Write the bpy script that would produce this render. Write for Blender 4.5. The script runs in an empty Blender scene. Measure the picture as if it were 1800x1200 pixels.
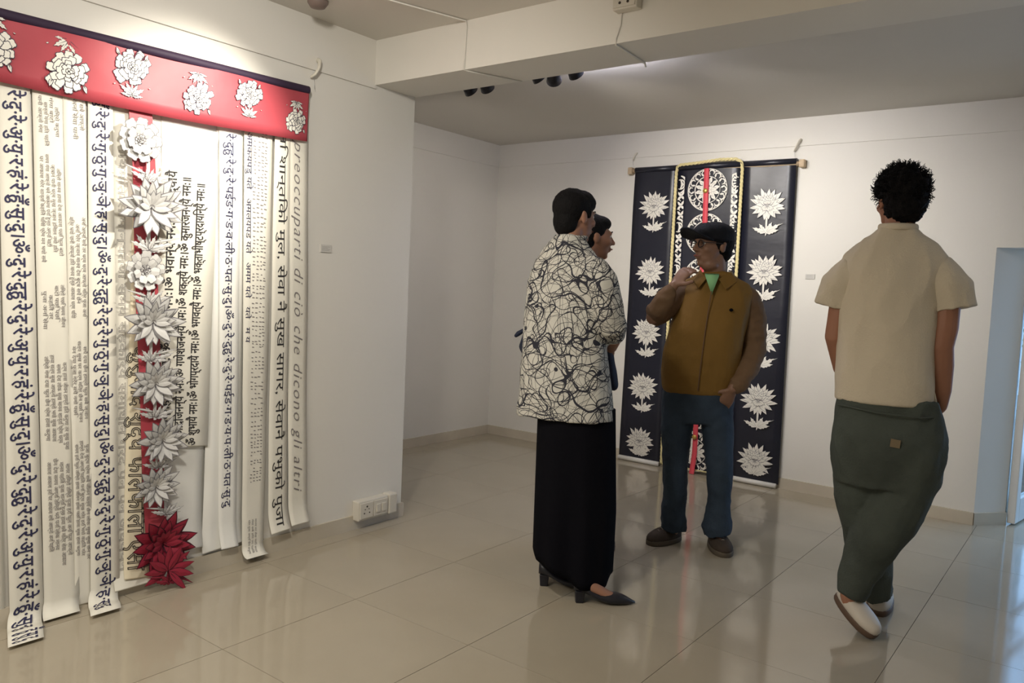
import bpy, bmesh, math, random
from math import sin, cos, pi, radians, sqrt, atan2, exp
from mathutils import Vector, Matrix, noise, Euler
random.seed(7)
SC = bpy.context.scene
COL = SC.collection

# ------------------------------------------------------------------ camera
YAW, PIT, ROL = radians(37.214), radians(3.96), radians(2.558)
CAM = Vector((3.074, -5.4034, 1.30))
fw = Vector((-sin(YAW)*cos(PIT), cos(YAW)*cos(PIT), -sin(PIT)))
rt = Vector((cos(YAW), sin(YAW), 0)); up = rt.cross(fw)
r2 = cos(ROL)*rt + sin(ROL)*up; u2 = -sin(ROL)*rt + cos(ROL)*up
cd = bpy.data.cameras.new('camera'); cam = bpy.data.objects.new('camera', cd); COL.objects.link(cam)
m = Matrix((r2, u2, -fw)).transposed().to_4x4(); m.translation = CAM
cam.matrix_world = m
cd.sensor_width = 36; cd.lens = 1385.4/1800*36; cd.clip_start = .05
SC.camera = cam

# ------------------------------------------------------------------ world, lights, exposure
SC.view_settings.view_transform = 'Standard'; SC.view_settings.look = 'None'
SC.view_settings.gamma = 1; SC.view_settings.use_curve_mapping = False
SC.view_settings.exposure = 2.0
w = bpy.data.worlds.new('daylight'); SC.world = w; w.use_nodes = True
bg = w.node_tree.nodes['Background']; bg.inputs[0].default_value = (.38, .66, 1, 1); bg.inputs[1].default_value = .34

def light(name, kind, loc, target, power, color, size=.1, size_y=None, angle=60, blend=.6):
    l = bpy.data.lights.new(name, kind); l.energy = power; l.color = color
    if kind == 'AREA':
        l.size = size
        if size_y: l.shape = 'RECTANGLE'; l.size_y = size_y
    elif kind == 'SPOT':
        l.shadow_soft_size = size; l.spot_size = radians(angle); l.spot_blend = blend
    else: l.shadow_soft_size = size
    o = bpy.data.objects.new(name, l); COL.objects.link(o); o.location = loc
    d = Vector(target) - Vector(loc); o.rotation_euler = d.to_track_quat('-Z', 'Y').to_euler()
    return o
WARM = (1, .93, .80); NEUT = (1, .965, .90); COOL = (.86, .88, 1)
# gallery spot on the left work
light('scroll_spot', 'SPOT', (1.0, -3.30, 2.42), (0, -3.62, 1.75), 36, WARM, .03, angle=60, blend=1)
light('scroll_spot', 'SPOT', (1.5, -4.4, 2.42), (0, -3.0, 1.0), 22, (1, .95, .86), .08, angle=125, blend=1)  # wide fill added to brighten the left wall and lower papers
light('hanging_spot', 'SPOT', (.55, -1.9, 2.38), (.9, 0, 1.5), 20, WARM, .04, angle=85, blend=1)
light('hanging_spot', 'SPOT', (1.2, -1.9, 2.38), (1.55, 0, 1.5), 19, NEUT, .04, angle=80, blend=1)
light('recess_spot', 'SPOT', (-.15, -1.80, 2.34), (-1.2, -.7, 1.1), 4, (1, .92, .80), .06, angle=130, blend=1)
# ambient fill lights added under the ceiling, both out of view
light('ceiling_fill', 'AREA', (1.3, -5.9, 2.48), (1.3, -5.9, 0), 15, (1, .94, .84), 1.2, 1.2)
light('ceiling_fill', 'AREA', (3.9, -1.6, 2.48), (3.9, -1.6, 0), 1.2, COOL, 1.0, 1.0)
# daylight through the doorway (area light added outside to strengthen the sky's light)
pl = light('door_daylight', 'AREA', (3.35, .75, 1.0), (3.2, -3, .3), 3.6, (.34, .60, 1), 1.3, 1.4)

# ------------------------------------------------------------------ materials
MATS = {}
def mat(name, col, rough=.6, spec=.5, bump=0, bscale=40, var=0, vscale=3, metal=0, coat=0, emit=None, estr=1, trans=0, aniso=None, sheen=0):
    if name in MATS: return MATS[name]
    M = bpy.data.materials.new(name); M.use_nodes = True; nt = M.node_tree; b = nt.nodes['Principled BSDF']
    b.inputs['Base Color'].default_value = (*col, 1); b.inputs['Roughness'].default_value = rough
    b.inputs['Specular IOR Level'].default_value = spec; b.inputs['Metallic'].default_value = metal
    if coat: b.inputs['Coat Weight'].default_value = coat; b.inputs['Coat Roughness'].default_value = .15
    if sheen: b.inputs['Sheen Weight'].default_value = sheen
    if trans: b.inputs['Transmission Weight'].default_value = trans
    if emit: b.inputs['Emission Color'].default_value = (*emit, 1); b.inputs['Emission Strength'].default_value = estr
    tc = nt.nodes.new('ShaderNodeTexCoord')
    if aniso:
        mp = nt.nodes.new('ShaderNodeMapping'); mp.inputs['Scale'].default_value = aniso
        nt.links.new(tc.outputs['Object'], mp.inputs['Vector']); src = mp.outputs['Vector']
    else: src = tc.outputs['Object']
    if var:
        n = nt.nodes.new('ShaderNodeTexNoise'); n.inputs['Scale'].default_value = vscale; n.inputs['Detail'].default_value = 4
        nt.links.new(src, n.inputs['Vector'])
        r = nt.nodes.new('ShaderNodeValToRGB')
        r.color_ramp.elements[0].color = (*[c*(1-var) for c in col], 1); r.color_ramp.elements[1].color = (*[min(1, c*(1+var)) for c in col], 1)
        r.color_ramp.elements[0].position = .3; r.color_ramp.elements[1].position = .7
        nt.links.new(n.outputs['Fac'], r.inputs['Fac']); nt.links.new(r.outputs['Color'], b.inputs['Base Color'])
    if bump:
        n = nt.nodes.new('ShaderNodeTexNoise'); n.inputs['Scale'].default_value = bscale; n.inputs['Detail'].default_value = 3
        nt.links.new(src, n.inputs['Vector'])
        bp = nt.nodes.new('ShaderNodeBump'); bp.inputs['Strength'].default_value = bump; bp.inputs['Distance'].default_value = .01
        nt.links.new(n.outputs['Fac'], bp.inputs['Height']); nt.links.new(bp.outputs['Normal'], b.inputs['Normal'])
    MATS[name] = M; return M

WALL = mat('wall_paint', (.76, .735, .68), .55, .3, bump=.08, bscale=14, var=.015, vscale=1.5)
CEIL = mat('ceiling_paint', (.70, .67, .62), .8, .2, bump=.05, bscale=10, var=.02, vscale=1)
TILE = mat('polished_tile', (.395, .345, .262), .085, .5, bump=.012, bscale=5, var=.05, vscale=2.2)
SKIRT_T = mat('skirting_tile', (.56, .50, .40), .25, .5, var=.06, vscale=5)
GROUT = mat('tile_grout', (.30, .26, .20), .8)
PAPER = mat('cream_paper', (.80, .77, .68), .75, .25, bump=.15, bscale=6, var=.02, vscale=4)
PAPER_W = mat('white_paper', (.86, .85, .80), .75, .25, bump=.12, bscale=7)
PAPER_Y = mat('warm_paper', (.78, .70, .52), .75, .25, bump=.12, bscale=7)
CUT_W = mat('cut_white_paper', (.62, .61, .59), .6, .3, bump=.1, bscale=30)
INK = mat('blue_black_ink', (.035, .035, .085), .6, .3)
INK_K = mat('black_ink', (.03, .028, .03), .6, .3)
INK_G = mat('grey_ink', (.22, .20, .20), .7, .2)
INK_F = mat('faint_grey_ink', (.46, .44, .42), .7, .2)
RED = mat('red_printed_cloth', (.44, .065, .085), .45, .4, bump=.25, bscale=5, var=.12, vscale=3)
REDB = mat('red_ribbon_cloth', (.66, .075, .10), .5, .3)
PLUM = mat('dark_purple_cloth', (.035, .02, .045), .6, .3, bump=.2, bscale=10)
NAVY_P = mat('black_navy_vinyl', (.011, .012, .023), .36, .5, bump=.35, bscale=3.5, aniso=(1, 1, 2.4))
PRINT_W = mat('cream_print', (.80, .77, .70), .45, .4)
SHADE_L = mat('print_line', (.06, .055, .08), .6, .3)
BRAID = mat('pale_yellow_braid', (.78, .68, .36), .8, .2, bump=.4, bscale=90)
WOOD = mat('pale_wood', (.55, .42, .28), .6, .3, bump=.1, bscale=40, var=.15, vscale=20)
PLAST = mat('white_plastic', (.66, .62, .54), .35, .5)
CLIPM = mat('cream_plastic_hook', (.74, .70, .60), .4, .5)
DARKM = mat('black_lamp_metal', (.012, .013, .022), .35, .5, metal=.2)
HOLE = mat('socket_hole', (.05, .04, .03), .8)
CARD = mat('grey_label_card', (.62, .60, .56), .6, .3)
CARDL = mat('label_print', (.35, .34, .32), .6, .3)
METAL = mat('steel', (.6, .6, .6), .3, .5, metal=1)
DOORP = mat('white_door_paint', (.74, .74, .72), .35, .5)
GREEN = mat('leaf_green', (.06, .16, .05), .6, .3, var=.4, vscale=8)
BARK = mat('bark', (.12, .08, .05), .9)
GROUND = mat('terrace_stone', (.26, .18, .13), .8, .2, var=.2, vscale=4)
GOLD = mat('gold_clasp', (.55, .36, .10), .35, .5, metal=.7)
def glass():
    M = bpy.data.materials.new('door_glass'); M.use_nodes = True; nt = M.node_tree; b = nt.nodes['Principled BSDF']
    b.inputs['Transmission Weight'].default_value = 1; b.inputs['Roughness'].default_value = .02; b.inputs['IOR'].default_value = 1.1
    b.inputs['Base Color'].default_value = (.92, .97, 1, 1); return M
GLASS = glass()

# ------------------------------------------------------------------ helpers
NAMED = {}
def link(name, me, parent=None):
    o = bpy.data.objects.new(name, me); COL.objects.link(o)
    if parent is not None: o.parent = parent
    return o
def tag(o, label=None, cat=None, group=None, kind=None):
    if label: o['label'] = label
    if cat: o['category'] = cat
    if group: o['group'] = group
    if kind: o['kind'] = kind
    return o
def thing(name, label, cat, loc=(0, 0, 0), rz=0, group=None):
    o = bpy.data.objects.new(name, None); COL.objects.link(o); o.empty_display_size = .1
    o.location = loc; o.rotation_euler = (0, 0, rz); return tag(o, label, cat, group)

class MB:
    def __init__(s): s.v = []; s.f = []; s.m = []
    def add(s, vs, fs, mi=0):
        k = len(s.v); s.v += [tuple(p) for p in vs]
        for i, f in enumerate(fs):
            s.f.append(tuple(k+j for j in f)); s.m.append(mi[i] if isinstance(mi, list) else mi)
        return s
    def box(s, a, b, mi=0):
        x0, y0, z0 = a; x1, y1, z1 = b
        vs = [(x0,y0,z0),(x1,y0,z0),(x1,y1,z0),(x0,y1,z0),(x0,y0,z1),(x1,y0,z1),(x1,y1,z1),(x0,y1,z1)]
        return s.add(vs, [(0,3,2,1),(4,5,6,7),(0,1,5,4),(1,2,6,5),(2,3,7,6),(3,0,4,7)], mi)
    def tube(s, path, seg=12, ref=(0, 0, 1), caps=True, mi=0, rnd=True):
        """path: list of (pos, r1, r2): r1 along ref-ish direction, r2 across"""
        P = [Vector(p[0]) for p in path]; n = len(P)
        rings = []; T_ = []
        for i in range(n):
            t = (P[min(i+1, n-1)] - P[max(i-1, 0)]); T_.append(t.normalized() if t.length > 1e-9 else Vector((0, 0, 1)))
        rf = Vector(ref).normalized(); carry = min((rf-t*rf.dot(t)).length for t in T_) < .5
        if carry:
            for alt in ((0, 1, 0), (1, 0, 0), (0, 0, 1)):
                if (Vector(alt)-T_[0]*T_[0].dot(Vector(alt))).length > .6: rf = Vector(alt); break
        for i in range(n):
            t = T_[i]; a = rf - t*rf.dot(t)
            if carry: rf = a.normalized() if a.length > 1e-6 else rf
            a.normalize(); b = t.cross(a)
            rings.append((P[i], a, b, path[i][1], path[i][2] if len(path[i]) > 2 else path[i][1], t))
        out = []
        if rnd and caps:
            p, a, b, ra, rb, t = rings[0]; r = min(ra, rb)
            for q in (.25, .7): out.append((p - t*r*sqrt(1-q*q)*.9, a, b, ra*q, rb*q))
        out += [x[:5] for x in rings]
        if rnd and caps:
            p, a, b, ra, rb, t = rings[-1]; r = min(ra, rb)
            for q in (.7, .25): out.append((p + t*r*sqrt(1-q*q)*.9, a, b, ra*q, rb*q))
        vs = []; fs = []
        for p, a, b, ra, rb in out:
            for k in range(seg):
                th = 2*pi*k/seg; vs.append(p + a*ra*cos(th) + b*rb*sin(th))
        for i in range(len(out)-1):
            for k in range(seg):
                k2 = (k+1) % seg; fs.append((i*seg+k, i*seg+k2, (i+1)*seg+k2, (i+1)*seg+k))
        if caps:
            fs.append(tuple(reversed(range(seg)))); fs.append(tuple(range((len(out)-1)*seg, len(out)*seg)))
        return s.add(vs, fs, mi)
    def rings(s, rs, seg=28, mi=0, p=2.3, cap=True):
        """horizontal superellipse rings (cx, cy, z, rx, ry, rot)"""
        vs = []; fs = []
        for r in rs:
            cx, cy, z, rx, ry = r[:5]; rot = r[5] if len(r) > 5 else 0
            for k in range(seg):
                th = 2*pi*k/seg; c, q = cos(th), sin(th)
                x = rx*math.copysign(abs(c)**(2/p), c); y = ry*math.copysign(abs(q)**(2/p), q)
                vs.append((cx + x*cos(rot) - y*sin(rot), cy + x*sin(rot) + y*cos(rot), z))
        for i in range(len(rs)-1):
            for k in range(seg):
                k2 = (k+1) % seg; fs.append((i*seg+k, i*seg+k2, (i+1)*seg+k2, (i+1)*seg+k))
        if cap: fs.append(tuple(reversed(range(seg)))); fs.append(tuple(range((len(rs)-1)*seg, len(rs)*seg)))
        return s.add(vs, fs, mi)
    def ell(s, c, r, R=None, seg=16, mi=0):
        c = Vector(c); vs = []; fs = []; n = seg//2
        for i in range(n+1):
            ph = pi*i/n
            for k in range(seg):
                th = 2*pi*k/seg
                v = Vector((r[0]*sin(ph)*cos(th), r[1]*sin(ph)*sin(th), r[2]*cos(ph)))
                if i in (0, n): v += Vector((cos(th), sin(th), 0))*r[0]*.02
                if R is not None: v = R @ v
                vs.append(c+v)
        for i in range(n):
            for k in range(seg):
                k2 = (k+1) % seg; fs.append((i*seg+k, (i+1)*seg+k, (i+1)*seg+k2, i*seg+k2))
        fs.append(tuple(range(seg))); fs.append(tuple(reversed(range(n*seg, n*seg+seg))))
        return s.add(vs, fs, mi)
    def xf(s, fn): s.v = [tuple(fn(Vector(p))) for p in s.v]; return s
    def mesh(s, name, mats, smooth=False):
        me = bpy.data.meshes.new(name); me.from_pydata(s.v, [], s.f)
        for M in (mats if isinstance(mats, (list, tuple)) else [mats]): me.materials.append(M)
        if any(s.m): me.polygons.foreach_set('material_index', s.m)
        if smooth: me.polygons.foreach_set('use_smooth', [True]*len(me.polygons))
        me.update(); return me
    def build(s, name, mats, parent=None, smooth=False):
        return link(name, s.mesh(name, mats, smooth), parent)

def bevel(o, wd=.004, seg=2):
    md = o.modifiers.new('b', 'BEVEL'); md.width = wd; md.segments = seg; md.limit_method = 'ANGLE'; return o
def structure(name, a, b, M): return tag(MB().box(a, b).build(name, M), kind='structure')

def remesh(mb, voxel=.007, smooth=4, disp=None, mats=None, name='m', dec=None):
    me = mb.mesh('tmp', [])
    bm = bmesh.new(); bm.from_mesh(me); bmesh.ops.recalc_face_normals(bm, faces=bm.faces); bm.to_mesh(me); bm.free()
    o = bpy.data.objects.new('tmp', me); COL.objects.link(o)
    md = o.modifiers.new('r', 'REMESH'); md.mode = 'VOXEL'; md.voxel_size = voxel
    if smooth: sm = o.modifiers.new('s', 'SMOOTH'); sm.factor = .5; sm.iterations = smooth
    dg = bpy.context.evaluated_depsgraph_get(); dg.update()
    out = bpy.data.meshes.new_from_object(o.evaluated_get(dg)); out.name = name
    bpy.data.objects.remove(o); bpy.data.meshes.remove(me)
    if disp:
        out.update(); ns = [v.normal.copy() for v in out.vertices]
        for v, n in zip(out.vertices, ns): v.co += n*disp(v.co, n)
    out.materials.clear()
    for M in (mats if isinstance(mats, (list, tuple)) else [mats]): out.materials.append(M)
    out.polygons.foreach_set('use_smooth', [True]*len(out.polygons)); out.update()
    return out
def solid(name, mb, M, parent, voxel=.007, smooth=4, disp=None):
    return link(name, remesh(mb, voxel, smooth, disp, M, name), parent)
def folds(amp, sx=9, sz=4, seed=0, amp2=0):
    def f(co, n):
        q = Vector((co.x*sx+seed, co.y*sx, co.z*sz)); d = noise.noise(q)
        r = (1-abs(noise.noise(q*1.7+Vector((5, 1, seed)))*2))
        return amp*(d + .5*(r-.6)) + amp2*noise.noise(q*3)
    return f

# ------------------------------------------------------------------ room
ZC = 2.514
X_R, Y_F = 5.6, -7.9
structure('wall_left', (-1.45, Y_F, 0), (0, -2.3138, ZC), WALL)
structure('wall_recess', (-1.45, -2.3138, 0), (-1.257, 0, ZC), WALL)
structure('wall_back', (-1.45, 0, 0), (2.50, .16, ZC), WALL)
structure('wall_back_lintel', (2.50, -.004, 1.655), (4.3, .16, ZC), WALL)
structure('wall_back_pier', (4.3, 0, 0), (X_R, .16, ZC), WALL)
structure('wall_right', (X_R, Y_F, 0), (X_R+.15, .16, ZC), WALL)
structure('wall_front', (-1.45, Y_F-.15, 0), (X_R, Y_F, ZC), WALL)
structure('ceiling', (-1.45, Y_F-.15, ZC), (X_R+.15, .16, ZC+.12), CEIL)
structure('ceiling_beam', (0, -2.603, 2.2916), (X_R, -2.3138, ZC), WALL)
# splayed side of the doorway
jb = MB(); J = [(2.50, 0), (2.645, .169), (2.645, .30), (2.50, .30)]
jb.add([(x, y, z) for z in (0, 1.655) for x, y in J], [(0,3,2,1),(4,5,6,7),(0,1,5,4),(1,2,6,5),(2,3,7,6),(3,0,4,7)])
tag(jb.build('door_1_jamb', WALL), kind='structure')
# low skirting
structure('baseboard_left', (0, Y_F, 0), (.012, -2.3138+.012, .075), SKIRT_T)
structure('baseboard_left_end', (-1.245, -2.3138, 0), (0, -2.3018, .075), SKIRT_T)
structure('baseboard_recess', (-1.257, -2.30, 0), (-1.245, 0, .075), SKIRT_T)
structure('baseboard_back', (-1.245, -.012, 0), (2.50, 0, .075), SKIRT_T)
sk = MB(); n = Vector((.169, -.145)).normalized()*.012
Q = [(2.50, 0), (2.645, .169), (2.645+n.x, .169+n.y), (2.50+n.x*.6, -.012)]
sk.add([(x, y, z) for z in (0, .075) for x, y in Q], [(0,1,2,3),(4,7,6,5),(0,4,5,1),(1,5,6,2),(2,6,7,3),(3,7,4,0)])
tag(sk.build('baseboard_door', SKIRT_T), kind='structure')
# picture rails
structure('trim_1', (0, Y_F, 2.272), (.010, -2.603, 2.288), WALL)
structure('trim_2', (-1.245, -.009, 2.325), (X_R, 0, 2.339), WALL)
structure('trim_3', (-1.257, -2.31, 2.325), (-1.248, 0, 2.339), WALL)
# floor bed and 605 mm polished tiles
fl = structure('floor', (-1.45, Y_F-.15, -.15), (X_R+.15, .32, -.006), GROUT)
tm = MB(); g = .0011; T = .605
tm.box((g, g, -.006), (T-g, T-g, 0))
tile_me = tm.mesh('tile', TILE)
x0, y0 = 2.52 - T*7, -2.052 - T*10
for i in range(13):
    for j in range(14):
        X, Y = x0+T*i, y0+T*j
        if X > X_R or Y > .3: continue
        if X+T < 0.02 and Y+T < -2.33: continue
        tag(link('tile', tile_me, fl)); o = COL.objects[-1]; o.location = (X, Y, 0)
structure('ground', (1.5, .32, -.2), (9, 9, -.02), GROUND)

# ------------------------------------------------------------------ doorway leaf and shrub outside
dr = thing('door_1', None, None, (2.655, .175, 0), -radians(9.7)); tag(dr, kind='structure')
HD = 1.62
d = MB(); d.box((0, 0, .01), (.045, .075, HD)).box((0, .70, .01), (.045, .78, HD)).box((.0, .075, .01), (.045, .70, .16)).box((0, .075, 1.54), (.045, .70, HD))
bevel(d.build('door_frame', DOORP, dr), .006)
for z in (.60, .86): bevel(MB().box((.004, .075, z), (.041, .70, z+.03)).build('glazing_bar', DOORP, dr), .004)
for z0_, z1_ in ((.16, .60), (.63, .86), (.89, 1.54)):
    MB().box((.020, .075, z0_), (.025, .70, z1_)).build('pane', GLASS, dr)
h = MB().tube([((.05, .05, .66), .007), ((.085, .05, .66), .007), ((.09, .10, .66), .008), ((.09, .14, .66), .007)], 10)
h.build('door_handle', METAL, dr, True)
def shrub(loc, H, R, label):
    t = thing('garden_shrub', label, 'shrub', loc, group=None)
    s_ = MB(); l_ = MB()
    for k in range(7):
        a = k*2.4; s_.tube([((0, 0, 0), .02), ((cos(a)*R*.3, sin(a)*R*.3, H*.5), .012), ((cos(a)*R*.7, sin(a)*R*.7, H*.9), .005)], 6)
    s_.build('stem', BARK, t, True)
    for k in range(2600):
        a = random.random()*2*pi; z = random.random()**.8; r = R*(random.random()**.5)*sqrt(max(.05, 1-(2*z-1.1)**2*.8))
        p = Vector((cos(a)*r, sin(a)*r, .15+z*H)); e = Euler((random.uniform(-1, 1), random.uniform(-1, 1), random.random()*6)).to_matrix()
        L, W = .10, .035
        l_.add([p+e@Vector(q) for q in ((0,0,0),(W,L*.4,.01),(0,L,-.01),(-W,L*.4,.01))], [(0,1,2,3)])
    tag(l_.build('foliage', GREEN, t), kind='stuff'); return t
shrub((3.35, 2.9, -.02), 1.9, .9, 'green leafy garden shrub seen through the glass of the white door')

# ------------------------------------------------------------------ writing
_tc = {}
def text2d(s, bold=0.0, outline=0.0, spacing=1.0, skew=0.0):
    key = (s, bold, outline, spacing, skew)
    if key in _tc: return _tc[key]
    c = bpy.data.curves.new('t', 'FONT'); c.body = s; c.size = 1; c.resolution_u = 2; c.offset = bold; c.space_character = spacing; c.shear = skew
    if outline: c.fill_mode = 'NONE'; c.bevel_depth = outline; c.bevel_resolution = 0
    o = bpy.data.objects.new('t', c); COL.objects.link(o)
    dg = bpy.context.evaluated_depsgraph_get(); dg.update()
    me = bpy.data.meshes.new_from_object(o.evaluated_get(dg))
    v = [(p.co.x, p.co.y, p.co.z) for p in me.vertices]; f = [tuple(p.vertices) for p in me.polygons]
    bpy.data.objects.remove(o); bpy.data.curves.remove(c); bpy.data.meshes.remove(me)
    _tc[key] = (v, f); return v, f

class Scroll:
    """paper strip hanging on the left wall; corners (y, z) at the wall, out = length curling out on the floor"""
    def __init__(s, TL, TR, BL, BR, X=.015, out=0, shift=0, wave=.003, phase=0, tip=.0):
        s.TL, s.TR, s.BL, s.BR, s.X, s.out, s.shift, s.wave, s.ph, s.tip = TL, TR, BL, BR, X, out, shift, wave, phase, tip
        s.zt = (TL[1]+TR[1])/2; s.zb = max((BL[1]+BR[1])/2, .012 if out else -1)
        s.H = s.zt - s.zb; s.L = s.H + out
    def P(s, u, d, h=0):
        """u 0..1 across, d metres down from the top, h height off the paper"""
        R = .045
        t = min(d, s.H)/s.H
        yl = s.TL[0]+(s.BL[0]-s.TL[0])*t; yr = s.TR[0]+(s.BR[0]-s.TR[0])*t
        y = yl+(yr-yl)*u
        zt = s.TL[1]+(s.TR[1]-s.TL[1])*u
        wv = s.wave*sin(d*7+s.ph)*(0.4+.6*t) + .0015*sin(u*5+d*3+s.ph)
        if not s.out:
            e = max(0, (d-(s.H-.12))/.12)
            zb = s.BL[1]+(s.BR[1]-s.BL[1])*u
            z = zt-(zt-zb)*t
            return Vector((s.X+wv+s.tip*e*e+h, y, z))
        Hs = s.H-R
        if d <= Hs: return Vector((s.X+abs(wv)+h, y, zt-(zt-s.zt)*(d/Hs)-d))
        a = (d-Hs)/R
        if a < pi/2:
            return Vector((s.X+R*(1-cos(a))+h*cos(a)+abs(wv)*(1-a/1.6), y+s.shift*a*R, s.zb+R*(1-sin(a))+h*sin(a)))
        q = d-Hs-R*pi/2
        return Vector((s.X+R+q, y+s.shift*(q+R*1.57), s.zb+.010*(sin(q*25))**2*(q > .01)+h))
    def sheet(s, M, parent, name='sheet', nu=4, nd=70):
        mb = MB(); vs = []; th = .0008; nd = nd+30; dd = [(s.L-.26)*j/(nd-50) if j <= nd-50 else s.L-.26+.26*(j-nd+50)/50 for j in range(nd+1)]
        for k in range(2):
            for j in range(nd+1):
                for i in range(nu+1): vs.append(s.P(i/nu, dd[j], -th*k))
        N = (nu+1)*(nd+1); fs = []
        for j in range(nd):
            for i in range(nu):
                a = j*(nu+1)+i; fs.append((a, a+nu+1, a+nu+2, a+1)); fs.append((N+a, N+a+1, N+a+nu+2, N+a+nu+1))
        for j in range(nd):
            a = j*(nu+1); fs.append((a, N+a, N+a+nu+1, a+nu+1)); a += nu; fs.append((a, a+nu+1, N+a+nu+1, N+a))
        for i in range(nu):
            a = nd*(nu+1)+i; fs.append((a, N+a, N+a+1, a+1)); a = i; fs.append((a, a+1, N+a+1, N+a))
        mb.add(vs, fs); return mb.build(name, M, parent, True)
    def write(s, txt, uc, d0, d1, hgt, M, parent, up=False, bold=0, outline=0, spacing=1, skew=0, name='lettering', mb=None, box=None):
        """write txt along the strip from d0 to d1; uc centre of the line (0..1); hgt = letter height in m"""
        v, f = text2d(txt, bold, outline, spacing, skew)
        if not v: return
        x0 = min(p[0] for p in v); x1 = max(p[0] for p in v)
        y0, y1 = box if box else (-.02, .64)
        sx = (d1-d0)/(x1-x0); sy = hgt/(y1-y0); ym = (y0+y1)/2
        W = abs((s.TR[0]-s.TL[0])+(s.BR[0]-s.BL[0]))/2
        out = []
        for p in v:
            a = (p[0]-x0)*sx; b = (p[1]-ym)*sy
            hh = .0018+max(p[2], 0)*sy*.3
            if up: out.append(s.P(uc-b/W, d1-a, hh))
            else: out.append(s.P(uc+b/W, d0+a, hh))
        own = mb is None
        mb = mb or MB(); mb.add(out, f)
        if own: return mb.build(name, M, parent)

# ------------------------------------------------------------------ cut paper flowers (flat pieces in a, b, h)
def petal(mb, L, W, ang, c=(0, 0), h=0, rise=0, shape='leaf', border=.0025, vein=True, n=5, bend=0):
    """mats: 0 paper, 1 line"""
    out = []
    if shape == 'leaf':
        prof = [(i/n, sin(pi*(i/n)**.8)**.9) for i in range(1, n)]
    elif shape == 'round':
        prof = [(.12, .55), (.35, .9), (.55, 1), (.72, .82), (.80, .92), (.90, .70), (.93, .45)]
    else:
        prof = [(.15, .6), (.30, 1), (.34, .62), (.52, .9), (.56, .5), (.76, .62), (.80, .3)]
    pts = [(0, 0)] + [(W/2*w_, L*t) for t, w_ in prof] + [(0, L*(1 if shape != 'round' else .9))] + [(-W/2*w_, L*t) for t, w_ in reversed(prof)]
    cm = (0, L*.5)
    def tr(p, dh=0):
        x, y = p; x += bend*(y/L)**2*L
        ca, sa = cos(ang), sin(ang)
        r = y/L
        return (c[0]+x*ca+y*sa, c[1]-x*sa+y*ca, h+rise*r*(1.25-.5*r)+dh+(-abs(p[0])*.15 if rise else 0))
    N = len(pts)
    k = max(.3, 1-border*2.2/max(W, .004)); ky = max(.5, 1-border*2.2/L)
    inn = [(p[0]*k, cm[1]+(p[1]-cm[1])*ky) for p in pts]
    vs = [tr(p) for p in pts]+[tr(p) for p in inn]+[tr(cm, .0004)]
    fs = [(i, (i+1) % N, N+(i+1) % N, N+i) for i in range(N)]; mi = [1]*N
    fs += [(N+i, N+(i+1) % N, 2*N) for i in range(N)]; mi += [0]*N
    if vein:
        b = border*.5
        vs += [tr((-b, L*.12), .0009), tr((b, L*.12), .0009), tr((0, L*.75), .0009)]; fs.append((2*N+1, 2*N+2, 2*N+3)); mi.append(1)
    mb.add(vs, fs, mi)
def chrys(mb, R, sd=0, rise=0, border=.0022, lay=.0012, full=True):
    rnd = random.Random(sd); c = (0, -.16*R)
    def ring(n, L, W, a0, a1, h, r_, off=.0):
        for i in range(n):
            a = a0+(a1-a0)*i/(n-1)+rnd.uniform(-.05, .05)
            f = .88+.12*abs(sin(a))-.16*max(0, -cos(a))
            petal(mb, L*f*rnd.uniform(.92, 1.06), W, a, (c[0]+sin(a)*off, c[1]+cos(a)*off), h, r_, border=border, bend=rnd.uniform(-.08, .08))
    ring(15, R*1.06, R*.32, -pi*.93, pi*.93, 0, rise*.5, .0)
    ring(12, R*.88, R*.29, -pi*.8, pi*.8, lay, rise*.8)
    ring(9, R*.66, R*.24, -pi*.45, pi*.45, 2*lay, rise)
    ring(6, R*.50, R*.20, -pi*.30, pi*.30, 3*lay, rise*1.1, R*.05)
    ring(4, R*.30, R*.17, -pi*.2, pi*.2, 4*lay, rise*1.2, R*.05)
    ring(7, R*.42, R*.20, pi*.62, pi*1.38, 4*lay, rise*.8)
def stemleaf(mb, R, H, sd=0, border=.002, h=0, side=1):
    """stem down from the flower with leaf spray, as on the back hanging"""
    w = R*.07
    mb.add([(-w, -R*.3, h), (w, -R*.3, h), (w*.7, -R*.3-H, h), (-w*.2, -R*.3-H*1.08, h)], [(0, 1, 2, 3)], 0)
    y = -R*.3-H*.95
    for a, L, W in ((-1.2, .80, .30), (-.65, .62, .28), (.5, .66, .30), (1.0, .88, .34), (1.35, .72, .28)):
        petal(mb, R*L, R*W, a*side, (0, y), h+.0008, 0, 'jag', border)
    for a, L in ((-1.3, .5), (1.15, 1.02)):
        petal(mb, R*L, R*.06, a*side, (0, y+R*.1), h, 0, border=border*.4, vein=False)
def peony(mb, R, sd=0, border=.0025, lay=.001, rise=0):
    rnd = random.Random(sd)
    tl = rnd.uniform(.5, .9)
    for k, (n, off, L, W) in enumerate(((12, .50, .56, .46), (10, .32, .50, .42), (8, .14, .44, .36), (6, .02, .34, .28), (4, .0, .2, .2))):
        for i in range(n):
            a = 2*pi*i/n+k*.4+rnd.uniform(-.12, .12)
            e = 1+.16*cos(2*(a-tl)) if k < 3 else 1
            petal(mb, R*L*rnd.uniform(.82, 1.12)*e, R*W, a+rnd.uniform(-.2, .2), (sin(a)*R*off*1.05*e, cos(a)*R*off*.88*e), lay*k, rise, 'round', border, vein=False)
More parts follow.
